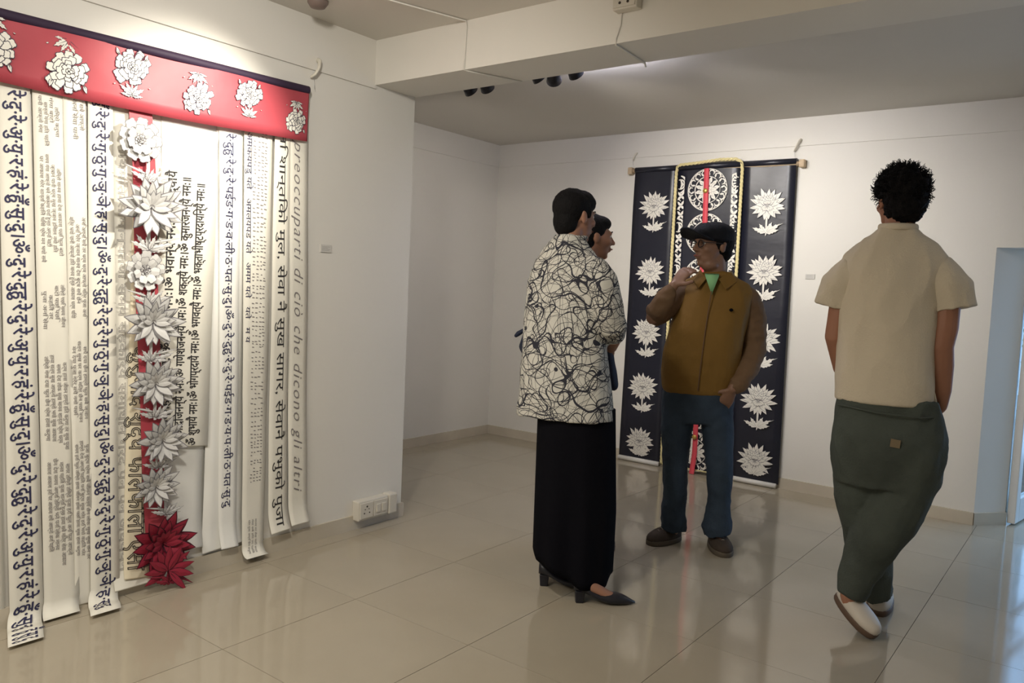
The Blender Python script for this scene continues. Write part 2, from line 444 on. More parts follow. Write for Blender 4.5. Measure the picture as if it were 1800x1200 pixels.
def peony_spray(mb, R, sgn, sd=0, border=.0022):
    """leafy stalk on one side (sgn=+1 up, -1 down) and side buds"""
    w = R*.06; rnd = random.Random(sd)
    b = 0 if sgn > 0 else pi
    mb.add([(-w, sgn*R*.7, -.0006), (w, sgn*R*.7, -.0006), (w*.2, sgn*R*1.85, -.0006), (-w*.4, sgn*R*1.85, -.0006)], [(0, 1, 2, 3) if sgn < 0 else (3, 2, 1, 0)], 0)
    for a, L, W, oy in ((-1.0, .95, .40, 1.35), (-.55, .80, .34, 1.3), (-1.5, .75, .30, 1.4), (1.0, .95, .40, 1.35), (.5, .75, .34, 1.3), (1.5, .75, .30, 1.4)):
        petal(mb, R*L, R*W, (pi-a) if sgn > 0 else a, (0, sgn*R*(oy+.35)), .0002+.0003*(L > .9), 0, 'jag', border)
    for sx in (-1, 1):
        petal(mb, R*.5, R*.24, sx*.35 if sgn < 0 else pi-sx*.35, (sx*R*.82, -sgn*R*.55), .0003, 0, 'leaf', border)
        petal(mb, R*.3, R*.18, sx*.9 if sgn < 0 else pi-sx*.9, (sx*R*.80, -sgn*R*.6), .0003, 0, 'leaf', border)
    petal(mb, R*.16, R*.09, 1.2, (-R*1.15, sgn*R*1.25), 0, border=.0008, vein=False); petal(mb, R*.16, R*.07, -1.2, (R*1.2, sgn*R*1.1), 0, border=.0008, vein=False)

# ------------------------------------------------------------------ left work: paper scrolls under a red banner
def ext(c, z=2.12):
    """extend the top edge of (TL,TR,BL,BR) up behind the banner"""
    TL, TR, BL, BR = c
    f = lambda t, b: (t[0]+(t[0]-b[0])*(z-t[1])/(t[1]-b[1]), z)
    return f(TL, BL), f(TR, BR), BL, BR
LOFF = {}
def scroll(name, label, c, M, X=.015, z=2.12, **k):
    t = thing(name, label, 'scroll', (0, (c[0][0]+c[1][0])/2, 0), group='paper scrolls under the red banner')
    c = ext(c, z) if z else c
    dy = t.location.y
    c = [(p[0]-dy, p[1]) for p in c]
    s = Scroll(*c, X=X, **k); s.sheet(M, t); s.t = t; return s
D = lambda s, z: s.zt - z            # depth for a given height
WORDS = ('शान्ति सेवा सुख सागर प्रेम दया धर्म सत्य ज्ञान करुणा मन वचन कर्म नमो बुद्ध लोक हित समय जीवन मानव मित्र पुजा फुल पानी आकाश माटी हावा अग्नि राम हरि गंगा हिमाल '
         'देश घर बाटो पहिले पछि सबै आफ्नो हाम्रो तिम्रो सधैं कहिले अनि तर पनि भने गरेर भयो थियो हुन्छ छैन').split()
def line_of(n, rnd): return ' '.join(rnd.choice(WORDS) for _ in range(n))

s0 = scroll('paper_scroll', 'plain cream paper strip at the far left edge beside the boldly lettered scroll', [(-4.37,1.896),(-4.318,1.903),(-4.40,.02),(-4.292,.0)], PAPER, X=.010)
s1 = scroll('paper_scroll', 'long cream scroll with the largest blue-black letters, its end curled on the floor', [(-4.316,1.904),(-4.217,1.924),(-4.278,-.0),(-4.165,-.0)], PAPER, out=.17, shift=-.35, phase=1)
A = 'रे·दु·रे·अु·यु·र·हं·रे·हुँ·सु·दु'; B = 'दु·रे·दुहु·रे·दु·रे·अु·यु·र·हं·रे·हुँ·सु·दु'
s1.write(A+'।ॐ·'+B+'।ॐ·'+B, .50, D(s1, 1.90), s1.L-.10, .057, INK, s1.t, bold=.012, box=(-.1, .72))
s1.write('हुँ सु दु', .58, s1.L-.075, s1.L-.018, .07, INK, s1.t, bold=.01, box=(-.1, .72))
s2 = scroll('paper_scroll', 'cream scroll with four columns of small grey writing, left of the two small-script scrolls', [(-4.208,1.907),(-4.106,1.918),(-4.163,0),(-4.035,0)], PAPER, X=.013, out=.04, shift=-.3, phase=2)
s3 = scroll('paper_scroll', 'narrow cream scroll with dense small grey writing beside the second blue-lettered scroll', [(-4.108,1.919),(-4.030,1.926),(-4.052,.01),(-3.990,.01)], PAPER, X=.017, out=.0, phase=3)
rnd = random.Random(3)
def smallcols(s, cols, blocks, M, hgt, wpl):
    for (za, zb) in blocks:
        for u in cols:
            mb = MB()
            a = D(s, za)+rnd.uniform(0, .05); b = D(s, zb)-rnd.uniform(0, .09)
            if b-a > .05: s.write(line_of(max(2, int((b-a)/.036)), rnd), u, a, b, hgt, M, s.t, mb=mb); mb.build('lettering', M, s.t)
smallcols(s2, (.22, .40, .58, .76), ((1.91, 1.72), (1.70, 1.30), (1.24, 1.02), (.98, .62), (.60, .16)), INK_G, .0125, 5)
smallcols(s3, (.22, .5, .80), ((1.91, 1.76), (1.50, 1.08), (1.05, .70), (.66, .16)), INK_G, .0125, 6)
sB = scroll('paper_scroll', 'broad cream scroll with a faint grey column of writing, behind the flower garland', [(-3.934,1.925),(-3.70,1.925),(-3.910,.03),(-3.671,.031)], PAPER, X=.008, tip=.02)
sB.write('नियमित सामान्यतया समय सहकार्य समाधान गर्दै पुन पुन अध्ययन', .17, D(sB, 1.78), D(sB, .10), .028, INK_F, sB.t, outline=.016)
s4 = scroll('paper_scroll', 'cream scroll with medium blue-black letters, ending on the floor left of the crimson flower', [(-4.023,1.927),(-3.932,1.925),(-3.999,0),(-3.886,0)], PAPER, X=.018, out=.12, shift=-.38, phase=4)
B4 = 'दु·रे·दुहु·रे·दु·रे·गु·ठु·गु·ञु·ञे·ह·सु·दु'
s4.write('हुँ·रे·दु·रे·गु·ठु·गु·ञु·ञे·ह·सु·दु।ॐ·'+B4+'।ॐ·'+B4, .50, D(s4, 1.93), s4.L-.03, .050, INK, s4.t, bold=.010, box=(-.1, .72))
s4c = scroll('paper_scroll', 'narrow buff scroll with large outlined black handwriting, just left of the garland', [(-3.845,1.683),(-3.775,1.692),(-3.872,.068),(-3.764,.052)], PAPER_Y, X=.013, tip=.012)
s4c.write('कुसुमाद शुद्ध फिलफिला एसी', .42, D(s4c, 1.0), D(s4c, .09), .072, INK_K, s4c.t, outline=.017, box=(-.15, .72))
spl = scroll('paper_scroll', 'plain pale paper sheet with soft folds hanging behind the large printed sheet', [(-3.735,1.912),(-3.478,1.927),(-3.72,.127),(-3.53,.12)], PAPER_W, X=.008, wave=.004, tip=.01)
sg = scroll('paper_scroll', 'plain white paper sheet between the printed sheet and the ticked scroll', [(-3.492,1.934),(-3.357,1.936),(-3.53,.085),(-3.318,.095)], PAPER_W, X=.010, phase=2, tip=.01)
po = scroll('printed_sheet', 'cream sheet printed with three upright lines of bold black verse, right of the garland', [(-3.738,1.715),(-3.487,1.728),(-3.758,.585),(-3.514,.559)], PAPER, X=.016, z=0, wave=.002)
po.t['category'] = 'poster'
po.write('ॐ शुभायै नमः।ॐ भोगप्रदायै नमः।ॐ भगवत्यै नमः।ॐ भक्ताभीष्टप्रदायिन्यै नमः॥', .705, .055, po.H-.005, .047, INK_K, po.t, up=True, bold=.012, box=(-.12, .72))
po.write('ॐ आदिजनन्यै नमः।ॐ गणेशजनन्यै नमः।ॐ शक्त्यै नमः।ॐ कुमारजनन्यै नमः॥', .45, .035, po.H-.005, .047, INK_K, po.t, up=True, bold=.012, box=(-.12, .72))
po.write('ॐ विघ्नहर्त्र्यै नमः।ॐ वरदायै नमः।ॐ भवान्यै नमः।ॐ विद्यायै', .20, .01, po.H-.02, .047, INK_K, po.t, up=True, bold=.012, box=(-.12, .72))
s5 = scroll('paper_scroll', 'white scroll with a single column of blue-black letters, right of the printed sheet', [(-3.485,1.925),(-3.379,1.932),(-3.449,.09),(-3.364,.088)], PAPER_W, X=.018, phase=5, tip=.02)
s5.write('रे·दुहु·रे·दु·रे·पईड·ग·ड·व·ली·ठ·पत·सु·दु।ॐ·दु·रे·दुहु·रे·दु·रे·पईड·ग·ड·य·प·ली·ठ·पत·सु·दु', .45, D(s5, 1.90), D(s5, .27), .042, INK, s5.t, bold=.004, box=(-.1, .72))
s6 = scroll('paper_scroll', 'pale scroll ruled with rows of short tick marks, its end curling over the skirting', [(-3.368,1.934),(-3.223,1.944),(-3.335,.03),(-3.222,.03)], PAPER, X=.020, out=.035, shift=-.1, phase=6)
s6.write('अमकयपडु यते   अमलयपड यते   अमम यते   यते   म य', .17, D(s6, 1.92), D(s6, 1.0), .028, INK, s6.t, box=(-.1, .72))
tk = MB(); rnd = random.Random(11)
z = 1.93
while z > .36:
    for u in (.38, .52, .66, .78):
        if rnd.random() < .9:
            a = D(s6, z)+rnd.uniform(-.003, .003); hw = rnd.uniform(.025, .055); du = rnd.uniform(-.02, .02)
            tk.add([s6.P(u-hw+du, a, .0012), s6.P(u+hw+du, a+.002, .0012), s6.P(u+hw+du, a+.0055, .0012), s6.P(u-hw+du, a+.0045, .0012)], [(0, 1, 2, 3)])
    z -= rnd.choice((.014, .018, .023))
tag(tk.build('tick_mark', INK_G, s6.t), kind='stuff')
mb = MB()
for u in (.3, .45, .6): s6.write(line_of(5, rnd), u, D(s6, .19), D(s6, .03), .010, INK_G, s6.t, mb=mb)
mb.build('lettering', INK_G, s6.t)
s7 = scroll('paper_scroll', 'white scroll with tall grey handwritten script, second from the right end', [(-3.212,1.938),(-3.127,1.933),(-3.200,.105),(-3.092,.109)], PAPER, X=.020, phase=7, tip=.03)
s7.write('नि शान्तिको मुल, सेवा नै सुख सागर, सेवानै पभुको पुजा', .52, D(s7, 1.95), D(s7, .13), .048, INK_K, s7.t, box=(-.12, .74))
s8 = scroll('paper_scroll', 'cream scroll with slanted cursive Latin handwriting at the right end', [(-3.130,1.927),(-3.025,1.937),(-3.084,.118),(-2.975,.118)], PAPER, X=.017, phase=8, tip=.03)
s8.write('preoccuparti di ciò che dicono gli altri', .45, D(s8, 1.93), D(s8, .27), .066, INK_G, s8.t, skew=.35, bold=-.008, spacing=1.15, box=(-.2, .72))

# banner
bn = thing('red_banner', 'red cloth banner with white peonies along its length above the paper scrolls', 'banner', (0, -3.8, 2.05))
def bz(y, t): # t 0 bottom, 1 red top
    k = (y+4.319)/1.28
    return (1.911+.020*k)*(1-t)+(2.125+.028*k)*t - (.012*sin(pi*min(1, max(0, k)))*(1-t))
ys = [-5.0+i*.05 for i in range(int(1.96/.05)+1)]+[-3.042]
def bx(y, t): return .040+.006*sin(y*5)*(1-t)+.004*sin(y*11+t*2)
mb = MB(); n = len(ys)
for k, dx in enumerate((0, -.0015)):
    for y in ys:
        for j in range(6): mb.v.append((bx(y, j/5)+dx, y+3.8, bz(y, j/5)-2.05))
N = n*6
for i in range(n-1):
    for j in range(5):
        a = i*6+j; mb.add([], []); mb.f.append((a, a+6, a+7, a+1)); mb.m.append(0); mb.f.append((N+a, N+a+1, N+a+7, N+a+6)); mb.m.append(0)
for i in range(n-1):
    a = i*6; mb.f.append((a, N+a, N+a+6, a+6)); mb.m.append(0)
a = (n-1)*6
for j in range(5): mb.f.append((a+j, N+a+j, N+a+j+1, a+j+1)); mb.m.append(0)
mb.build('cloth', RED, bn, True)
mb = MB(); L = []
for y in ys: L.append(((.034+.002*sin(y*8), y+3.8, bz(y, 1)+.012-2.05), .018, .014))
mb.tube(L, 10, (0, 0, 1), rnd=False); mb.build('rod_sleeve', PLUM, bn, True)
def mapL(X, y, z, root=(0, 0, 0)): return lambda p: Vector((X+p.z-root[0], y+p.x-root[1], z+p.y-root[2]))
for k, (y, zz, R, sg) in enumerate(((-4.86, 2.02, .082, 1), (-4.60, 2.03, .078, -1), (-4.345, 2.025, .080, 1), (-4.100, 2.010, .083, 1), (-3.872, 2.052, .078, -1), (-3.600, 2.022, .072, 1), (-3.365, 2.062, .068, -1), (-3.112, 2.025, .062, 1))):
    xx = bx(y, .5)+.004; zz -= .014*sg
    mb = MB(); peony(mb, R*.90, k); mb.xf(mapL(xx, y, zz, (0, -3.8, 2.05))); pe = mb.build('peony', [PRINT_W, SHADE_L], bn)
    mb = MB(); peony_spray(mb, R*.78, sg, k); mb.xf(mapL(xx, y, zz, (0, -3.8, 2.05))); mb.build('leaf_spray', [PRINT_W, SHADE_L], pe)

# garland
gl = thing('flower_garland', 'hanging garland of white cut-paper flowers on a red ribbon ending in a crimson flower', 'garland', (0, -3.78, 0))
gz = lambda p: gl
RED_PAPER = mat('crimson_paper', (.30, .022, .045), .55, .3, bump=.1, bscale=30)
RED_LINE = mat('dark_crimson_line', (.07, .01, .02), .6, .3)
CUT_LINE = mat('cut_paper_line', (.20, .19, .20), .6, .3)
mb = MB()
pts = [(2.0, -3.835), (1.7, -3.812), (1.4, -3.800), (1.1, -3.788), (.8, -3.772), (.5, -3.758), (.25, -3.742), (.10, -3.735)]
vs = []
for i, (z, y) in enumerate(pts):
    for dx, s_ in ((.026, -1), (.026, 1), (.025, 1), (.025, -1)): vs.append((dx+.003*sin(i*2), y+3.78+s_*(.046 if z > .2 else .03), z))
fs = []
for i in range(len(pts)-1):
    a = i*4
    for j in range(4): fs.append((a+j, a+4+j, a+4+(j+1) % 4, a+(j+1) % 4))
mb.add(vs, fs); mb.build('ribbon', RED, gl)
def petal_mesh(name, shape, M, asp):
    mb = MB(); petal(mb, 1, asp, 0, h=0, rise=.30, shape=shape, border=.042); return mb.mesh(name, M)
PM = {'leaf': petal_mesh('petal', 'leaf', [CUT_W, CUT_LINE], .42), 'round': petal_mesh('petal_round', 'round', [CUT_W, CUT_LINE], .85), 'red': petal_mesh('petal_red', 'leaf', [RED_PAPER, RED_LINE], .44)}
def gmat(y, z, X): # frame: a -> +y, b -> +z, h -> +x
    return Matrix(((0, 0, 1, X), (1, 0, 0, y+3.78), (0, 1, 0, z), (0, 0, 0, 1)))
def blossom(y, z, R, kind, X=.045, tilt=0, sd=0, label=None):
    rnd = random.Random(sd); mb = MB()
    mats = [RED_PAPER, RED_LINE] if kind == 'red' else [CUT_W, CUT_LINE]
    # core
    if kind == 'peony': peony(mb, R*.42, sd, border=.0022, lay=.002, rise=.01)
    else:
        for i in range(7): petal(mb, R*.42, R*.15, -.7+1.4*i/6, (0, -.1*R), .003+.002*(i % 2), .02, border=.002)
        for i in range(5): petal(mb, R*.3, R*.12, -.5+1.0*i/4, (0, -.1*R), .008, .02, border=.002)
    b = mb.build('blossom', mats, gl); b.matrix_local = gmat(y, z, X) @ Matrix.Rotation(tilt, 4, 'Z')
    if label: b['label'] = label
    def pt(me, ang, L, W, h, lean, off=0):
        o = link('petal', me, b)
        o.matrix_local = Matrix.Translation((sin(ang)*off, -.12*R*(kind != 'peony')+cos(ang)*off, h)) @ Matrix.Rotation(-ang, 4, 'Z') @ Matrix.Rotation(lean, 4, 'X') @ Matrix.Diagonal((W, L, L, 1))
    if kind == 'peony':
        for i in range(9): pt(PM['round'], 2*pi*i/9+.2, R*.62, R*.62, 0, .05, R*.36)
        for i in range(7): pt(PM['round'], 2*pi*i/7, R*.5, R*.52, .006, .15, R*.18)
    else:
        me = PM['red'] if kind == 'red' else PM['leaf']
        for i in range(13):
            a = -pi*.92+2*pi*.92*i/12+rnd.uniform(-.08, .08)
            pt(me, a, R*(1.0+.14*abs(sin(a))-.14*max(0, -cos(a)))*rnd.uniform(.92, 1.08), R*1.02, .0, rnd.uniform(.0, .12))
        for i in range(10):
            a = -pi*.75+2*pi*.75*i/9+rnd.uniform(-.06, .06); pt(me, a, R*.85*rnd.uniform(.9, 1.08), R*.85, .006, .14+rnd.uniform(0, .12))
        for i in range(8):
            a = -pi*.5+pi*i/7; pt(me, a, R*.6, R*.65, .012, .3)
    return b
def spray(y, z, R, sd=0, red=False, X=.04, down=True):
    mb = MB(); rnd = random.Random(sd); w = R*.08
    mb.add([(-w, R*.9, .004), (-w*.6, -R*.55, .004), (w*.9, -R*.55, .004), (w, R*.9, .004)], [(0, 1, 2, 3)], 0)
    for a, L, W in ((-1.2, .85, .26), (-.75, .7, .26), (-.3, .5, .2), (.35, .55, .22), (.8, .75, .28), (1.25, .95, .26), (1.55, .7, .2)):
        petal(mb, R*L*rnd.uniform(.9, 1.1), R*W, a, (0, -R*.45), rnd.uniform(0, .01), .015, 'jag', .002)
    petal(mb, R*1.15, R*.10, 1.35 if sd % 2 else -1.3, (0, -R*.2), .008, .02, border=.0012, vein=False)
    mb.xf(mapL(X, y, z, (0, -3.78, 0))); o = mb.build('leaf_spray', [RED_PAPER, RED_LINE] if red else [CUT_W, CUT_LINE], gl)
    if red: o['label'] = 'crimson leaf spray at the foot of the garland'
for k, (y, z, R, kd) in enumerate(((-3.839, 1.800, .092, 'peony'), (-3.800, 1.560, .125, 'leaf'), (-3.812, 1.300, .085, 'peony'), (-3.786, 1.110, .110, 'leaf'), (-3.768, .862, .105, 'leaf'), (-3.742, .630, .098, 'leaf'), (-3.758, .440, .092, 'leaf'), (-3.735, .205, .130, 'red'))):
    blossom(y, z, R, kd, .040+.012*(k % 2), (.1, -.06, .15, -.1, .05, .08, -.12, .1)[k], k, 'crimson blossom with pointed petals' if kd == 'red' else None)
for k, (y, z, R) in enumerate(((-3.805, 1.690, .095), (-3.800, 1.43, .11), (-3.795, 1.215, .095), (-3.785, .985, .095), (-3.765, .755, .095), (-3.755, .545, .085), (-3.715, .345, .085))):
    spray(y, z, R, k)
spray(-3.722, .075, .095, 8, True, .085); 
mb = MB()
for i in range(9): petal(mb, .11, .036, -1.9+3.8*i/8+pi*0, (0, 0), .004*(i % 3), .02, 'leaf', .002)
petal(mb, .12, .03, 2.5, (0, 0), .01, .02); petal(mb, .14, .012, 2.2, (0, 0), .0, .01, vein=False)
mb.xf(mapL(.09, -3.728, .085, (0, -3.78, 0))); o = mb.build('blossom', [RED_PAPER, RED_LINE], gl); o['label'] = 'small crimson bud hanging lowest'

# ------------------------------------------------------------------ black hanging on the back wall
HX, HY = .705, -.03
bh = thing('wall_hanging', 'tall black wall hanging with white chrysanthemums and a yellow-edged centre panel on the back wall', 'wall hanging', (HX, 0, 0))
MB().tube([((.055-HX, HY+.005, 2.222), .016), ((1.36-HX, HY+.005, 2.204), .016)], 12, rnd=False).build('wooden_rod', WOOD, bh, True)
for x, z in ((.06, 2.222), (1.352, 2.204)):
    bevel(MB().box((x-.018-HX, HY-.02, z-.026), (x+.018-HX, -.001, z+.026)).build('rod_bracket', WOOD, bh), .006)
def panel(x0, x1, ztl, ztr, zb, x0b, x1b, dy, roll=True, ph=0):
    mb = MB(); nu, nv = 6, 40; vs = []
    for k in range(2):
        for j in range(nv+1):
            t = j/nv
            for i in range(nu+1):
                u = i/nu; x = (x0+(x0b-x0)*t)*(1-u)+(x1+(x1b-x1)*t)*u
                z = (ztl*(1-u)+ztr*u)*(1-t)+zb*t
                w_ = .004*sin(t*9+ph+u)+.003*sin(u*6+t*14+ph)*(1-t)
                vs.append((x-HX, HY+dy-w_-.0+.0012*k, z))
    N = (nu+1)*(nv+1); fs = []
    for j in range(nv):
        for i in range(nu):
            a = j*(nu+1)+i; fs += [(a, a+nu+1, a+nu+2, a+1), (N+a, N+a+1, N+a+nu+2, N+a+nu+1)]
        a = j*(nu+1); fs.append((a, N+a, N+a+nu+1, a+nu+1)); a += nu; fs.append((a, a+nu+1, N+a+nu+1, N+a))
    mb.add(vs, fs); p = mb.build('fabric_panel', NAVY_P, bh, True)
    MB().tube([((x0-HX, HY+dy+.006, ztl-.002), .022), ((x1-HX, HY+dy+.006, ztr-.002), .022)], 10, rnd=False).build('rod_pocket', NAVY_P, p, True)
    if roll:
        MB().tube([((x0b+.002-HX, HY-.012, .019), .018), ((x1b-.012-HX, HY-.014, .019), .018)], 14, rnd=False).build('bottom_roll', mat('white_roll', (.78, .76, .72), .4), p, True)
    return p
pl_ = panel(.102, .452, 2.226, 2.226, .03, .094, .452, -.004, ph=0)
pr_ = panel(.946, 1.314, 2.224, 2.222, .03, .98, 1.338, -.004, ph=2)
pc_ = panel(.452, .946, 2.226, 2.226, .02, .46, .98, -.010, roll=False, ph=4)
mapB = lambda x, z, y: (lambda p: Vector((x+p.x-HX, y-p.z, z+p.y)))
for k, (x, z) in enumerate(((.280, 1.965), (.278, 1.478), (.276, 1.02), (.270, .60), (.268, .185))):
    mb = MB(); R = .122; chrys(mb, R, k, border=.0022, lay=.0008); stemleaf(mb, R, .165 if k < 4 else .09, k, .0012)
    mb.xf(mapB(x, z, HY-.0115)); mb.build('chrysanthemum', [PRINT_W, SHADE_L], pl_)
for k, (x, z) in enumerate(((1.138, 1.950), (1.146, 1.500), (1.160, 1.035), (1.166, .610), (1.168, .190))):
    mb = MB(); R = .130; chrys(mb, R, k+9, border=.0022, lay=.0008); stemleaf(mb, R, .175 if k < 4 else .08, k+9, .0012)
    mb.xf(mapB(x, z, HY-.0115)); mb.build('chrysanthemum', [PRINT_W, SHADE_L], pr_)
def arc(mb, c, r, w, a0, a1, n=10, h=0):
    vs = []; 
    for i in range(n+1):
        a = a0+(a1-a0)*i/n; ww = w*(.35+.65*sin(pi*i/n))
        vs += [(c[0]+(r-ww/2)*cos(a), c[1]+(r-ww/2)*sin(a), h), (c[0]+(r+ww/2)*cos(a), c[1]+(r+ww/2)*sin(a), h)]
    fs = [(2*i, 2*i+1, 2*i+3, 2*i+2) if a1 > a0 else (2*i+2, 2*i+3, 2*i+1, 2*i) for i in range(n)]
    mb.add(vs, fs, 0)
def roundel(R):
    mb = MB()
    # pierced ring of scrolls and leaves round a carved flower
    for i in range(14):
        a = 2*pi*i/14; c = (cos(a)*R*.82, sin(a)*R*.82)
        arc(mb, c, R*.12, R*.075, a-2.2, a+1.6); arc(mb, (cos(a+.2)*R*.90, sin(a+.2)*R*.90), R*.06, R*.05, a-1, a+2.4)
        petal(mb, R*.24, R*.10, pi/2-a-.5, (cos(a+.1)*R*.66, sin(a+.1)*R*.66), 0, border=.0006, vein=False)
    arc(mb, (0, 0), R*.985, R*.05, 0, 2*pi, 48); arc(mb, (0, 0), R*.63, R*.05, 0, 2*pi, 40)
    for (n_, r_, L, W) in ((12, .30, .34, .20), (9, .15, .34, .22), (6, 0, .28, .18)):
        for i in range(n_): petal(mb, R*L, R*W, 2*pi*i/n_+r_, (sin(2*pi*i/n_+r_)*R*r_, cos(2*pi*i/n_+r_)*R*r_), .0006+(.3-r_)*.002, border=.0012)
    return mb
for k in range(7):
    mb = roundel(.150 if k < 1 else .148); x = .699+.003*k
    mb.xf(mapB(x, 2.054-.3155*k, HY-.0185)); mb.build('roundel', [PRINT_W, SHADE_L], pc_)
def vine(sgn):
    mb = MB(); H = 2.15; n_ = int(H/.31)
    for i in range(n_+1):
        z = -i*.31
        arc(mb, (sgn*-.012, z), .062, .022, -1.35 if sgn > 0 else pi-1.35, 1.35 if sgn > 0 else pi+1.35, 16)
        arc(mb, (sgn*.0, z), .034, .013, -2 if sgn > 0 else pi-2, 2 if sgn > 0 else pi+2, 12)
        for j in range(6):
            petal(mb, .034, .013, sgn*(pi/2)+(j-2.5)*.45, (sgn*.0, z+(j-2.5)*.014), 0, border=.0006, vein=False)
        for dz in (.085, .155, .225):
            for a, L in ((.6, .05), (-.7, .042), (2.2, .045), (-2.4, .04)):
                petal(mb, L, .020, a*sgn, (sgn*.012+.006*sin(dz*40), z-dz), .0004, border=.0006, vein=False)
            arc(mb, (sgn*.014, z-dz-.02), .016, .010, 0, 4.5, 8)
    return mb
for x, sg in ((.487, 1), (.912, -1)):
    mb = vine(sg); 
    mb.v = [(p[0], p[1], p[2]) for p in mb.v if True]
    mb.xf(lambda p, x=x: Vector((x+max(-.034, min(.034, p.x))-HX+(.01*(-p.y)/2.1 if sg > 0 else .03*(-p.y)/2.1), HY-.0185-p.z, 2.10+p.y)))
    mb.build('vine_border', [PRINT_W, SHADE_L], pc_)
def braid(path):
    mb = MB(); n_ = len(path)
    for ph in (0, 2.09, 4.19):
        L = []
        for i, p in enumerate(path):
            t = (Vector(path[min(i+1, n_-1)])-Vector(path[max(i-1, 0)])).normalized(); a = Vector((0, 1, 0)); b = t.cross(a)
            q = i*.9+ph; L.append((Vector(p)+a*.005*sin(q)+b*.0065*cos(q), .0065))
        mb.tube(L, 6, (0, 1, 0), rnd=False)
    return mb
def dens(P, d=.012):
    out = []
    for a, b in zip(P, P[1:]):
        a, b = Vector(a), Vector(b); n_ = max(1, int((b-a).length/d))
        out += [a.lerp(b, i/n_) for i in range(n_)]
    return out+[Vector(P[-1])]
yb = HY-.018
P = [(.464, yb, .03), (.453, yb, 1.1), (.450, yb, 2.19), (.456, yb, 2.225), (.48, yb-.004, 2.240), (.62, yb, 2.248), (.78, yb, 2.262), (.90, yb, 2.258), (.940, yb, 2.235), (.948, yb, 2.19), (.955, yb, 1.1), (.985, yb, .03)]
braid([Vector((p.x-HX, p.y, p.z)) for p in dens(P)]).build('braid_edging', BRAID, bh, True)
MB().box((.468-HX, yb-.003, .024), (.982-HX, yb+.003, .032)).build('lower_hem', BRAID, bh)
mb = MB(); vs = []; K = 30
for i in range(K+1):
    t = i/K; z = 2.205*(1-t)+.0*t; x = .688+.035*t+.006*sin(t*9); y = yb-.010-.004*sin(t*12)-(.03*max(0, t-.93)/.07)
    for s_, dy in ((-1, 0), (1, 0), (1, .0012), (-1, .0012)): vs.append((x-HX+s_*.019, y+dy, max(z, .003)))
fs = []
for i in range(K):
    for j in range(4): fs.append((i*4+j, i*4+4+j, i*4+4+(j+1) % 4, i*4+(j+1) % 4))
mb.add(vs, fs); mb.build('red_ribbon', REDB, bh, True)
for z, x in ((2.045, .690), (.27, .722)):
    mb = MB(); mb.tube([((x-HX, yb-.016, z-.012), .014, .006), ((x-HX, yb-.018, z), .020, .008), ((x-HX, yb-.016, z+.012), .014, .006)], 12, (1, 0, 0)); mb.build('gold_clasp', GOLD, bh, True)
mb = MB(); mb.ell((.715-HX, yb-.018, .44), (.022, .006, .03)).ell((.722-HX, yb-.018, .395), (.012, .005, .022)); mb.build('red_tassel', REDB, bh, True)

# hooks on the picture rails
def hook(x, y, z, ax, label, s=1):
    t = thing('rail_hook', label, 'hook', (x, y, z), 0 if ax else radians(90), 'hooks on the picture rails')
    mb = MB(); mb.tube([((.012*s, -.003, .030*s), .006*s, .010*s), ((.008*s, -.020*s, .022*s), .006*s, .010*s), ((-.004*s, -.030*s, -.008*s), .0055*s, .010*s), ((-.016*s, -.024*s, -.032*s), .005*s, .009*s), ((-.022*s, -.010*s, -.040*s), .0045*s, .008*s)], 10, (0, 1, 0)); mb.build('hook_body', CLIPM, t, True)
    MB().tube([((-.018*s, -.018*s, -.036*s), .0016), ((-.018*s, -.022*s, -.062*s), .0012), ((-.014*s, -.022*s, -.085*s), .0012)], 6).build('hanging_wire', METAL, t, True)
    return t
hook(0, -2.985, 2.286, 0, 'cream plastic hook on the left rail above the end of the red banner', 1.25)
hook(.082, 0, 2.335, 1, 'small cream hook on the back rail above the left end of the wooden rod', .8)
hook(1.312, 0, 2.335, 1, 'small cream hook on the back rail above the right end of the wooden rod', 1.05)
# cards
for nm, a, b, lb in (('wall_label', (.0, -2.923, 1.427), (.005, -2.858, 1.464), 'small grey caption card on the white wall right of the scrolls'), ('wall_label', (1.414, -.005, 1.440), (1.476, 0, 1.473), 'small grey caption card right of the black wall hanging')):
    t = thing(nm, lb, 'label', ((a[0]+b[0])/2, (a[1]+b[1])/2, a[2]))
    L = t.location
    o = MB().box(tuple(p-q for p, q in zip(a, L)), tuple(p-q for p, q in zip(b, L))).build('card', CARD, t)
    mb = MB()
    for j in range(4):
        z0_ = .008+j*.006; w_ = (.045, .05, .035, .048)[j]
        if a[0] == 0: mb.box((.0025, -.025, z0_), (.0028, -.025+w_, z0_+.0016))
        else: mb.box((-.025, -.0028, z0_), (-.025+w_, -.0025, z0_+.0016))
    mb.build('printed_line', CARDL, t)
# socket box on the left wall, above the skirting
sb = thing('socket_box', 'white surface-mounted socket box low on the wall near the corner', 'socket', (0, -2.52, .05))
bevel(MB().box((0, -.150, .0), (.052, .060, .105)).build('housing', PLAST, sb), .006)
bevel(MB().box((0, .060, .0), (.060, .120, .110)).build('side_box', PLAST, sb), .008)
bevel(MB().box((.050, -.142, .012), (.058, -.052, .094)).build('socket_plate', PLAST, sb), .002)
bevel(MB().box((.050, -.046, .012), (.058, .052, .094)).build('switch_plate', PLAST, sb), .002)
for y, z, r in ((-.097, .074, .005), (-.115, .040, .004), (-.079, .040, .004), (-.110, .060, .003), (-.084, .060, .003)):
    MB().tube([((.0565, y, z), r), ((.0590, y, z), r)], 10, rnd=False).build('socket_hole', HOLE, sb, True)
bevel(MB().box((.057, -.032, .030), (.064, -.004, .074)).build('rocker_switch', PLAST, sb), .002)
bevel(MB().box((.057, .008, .030), (.064, .036, .074)).build('rocker_switch', PLAST, sb), .002)
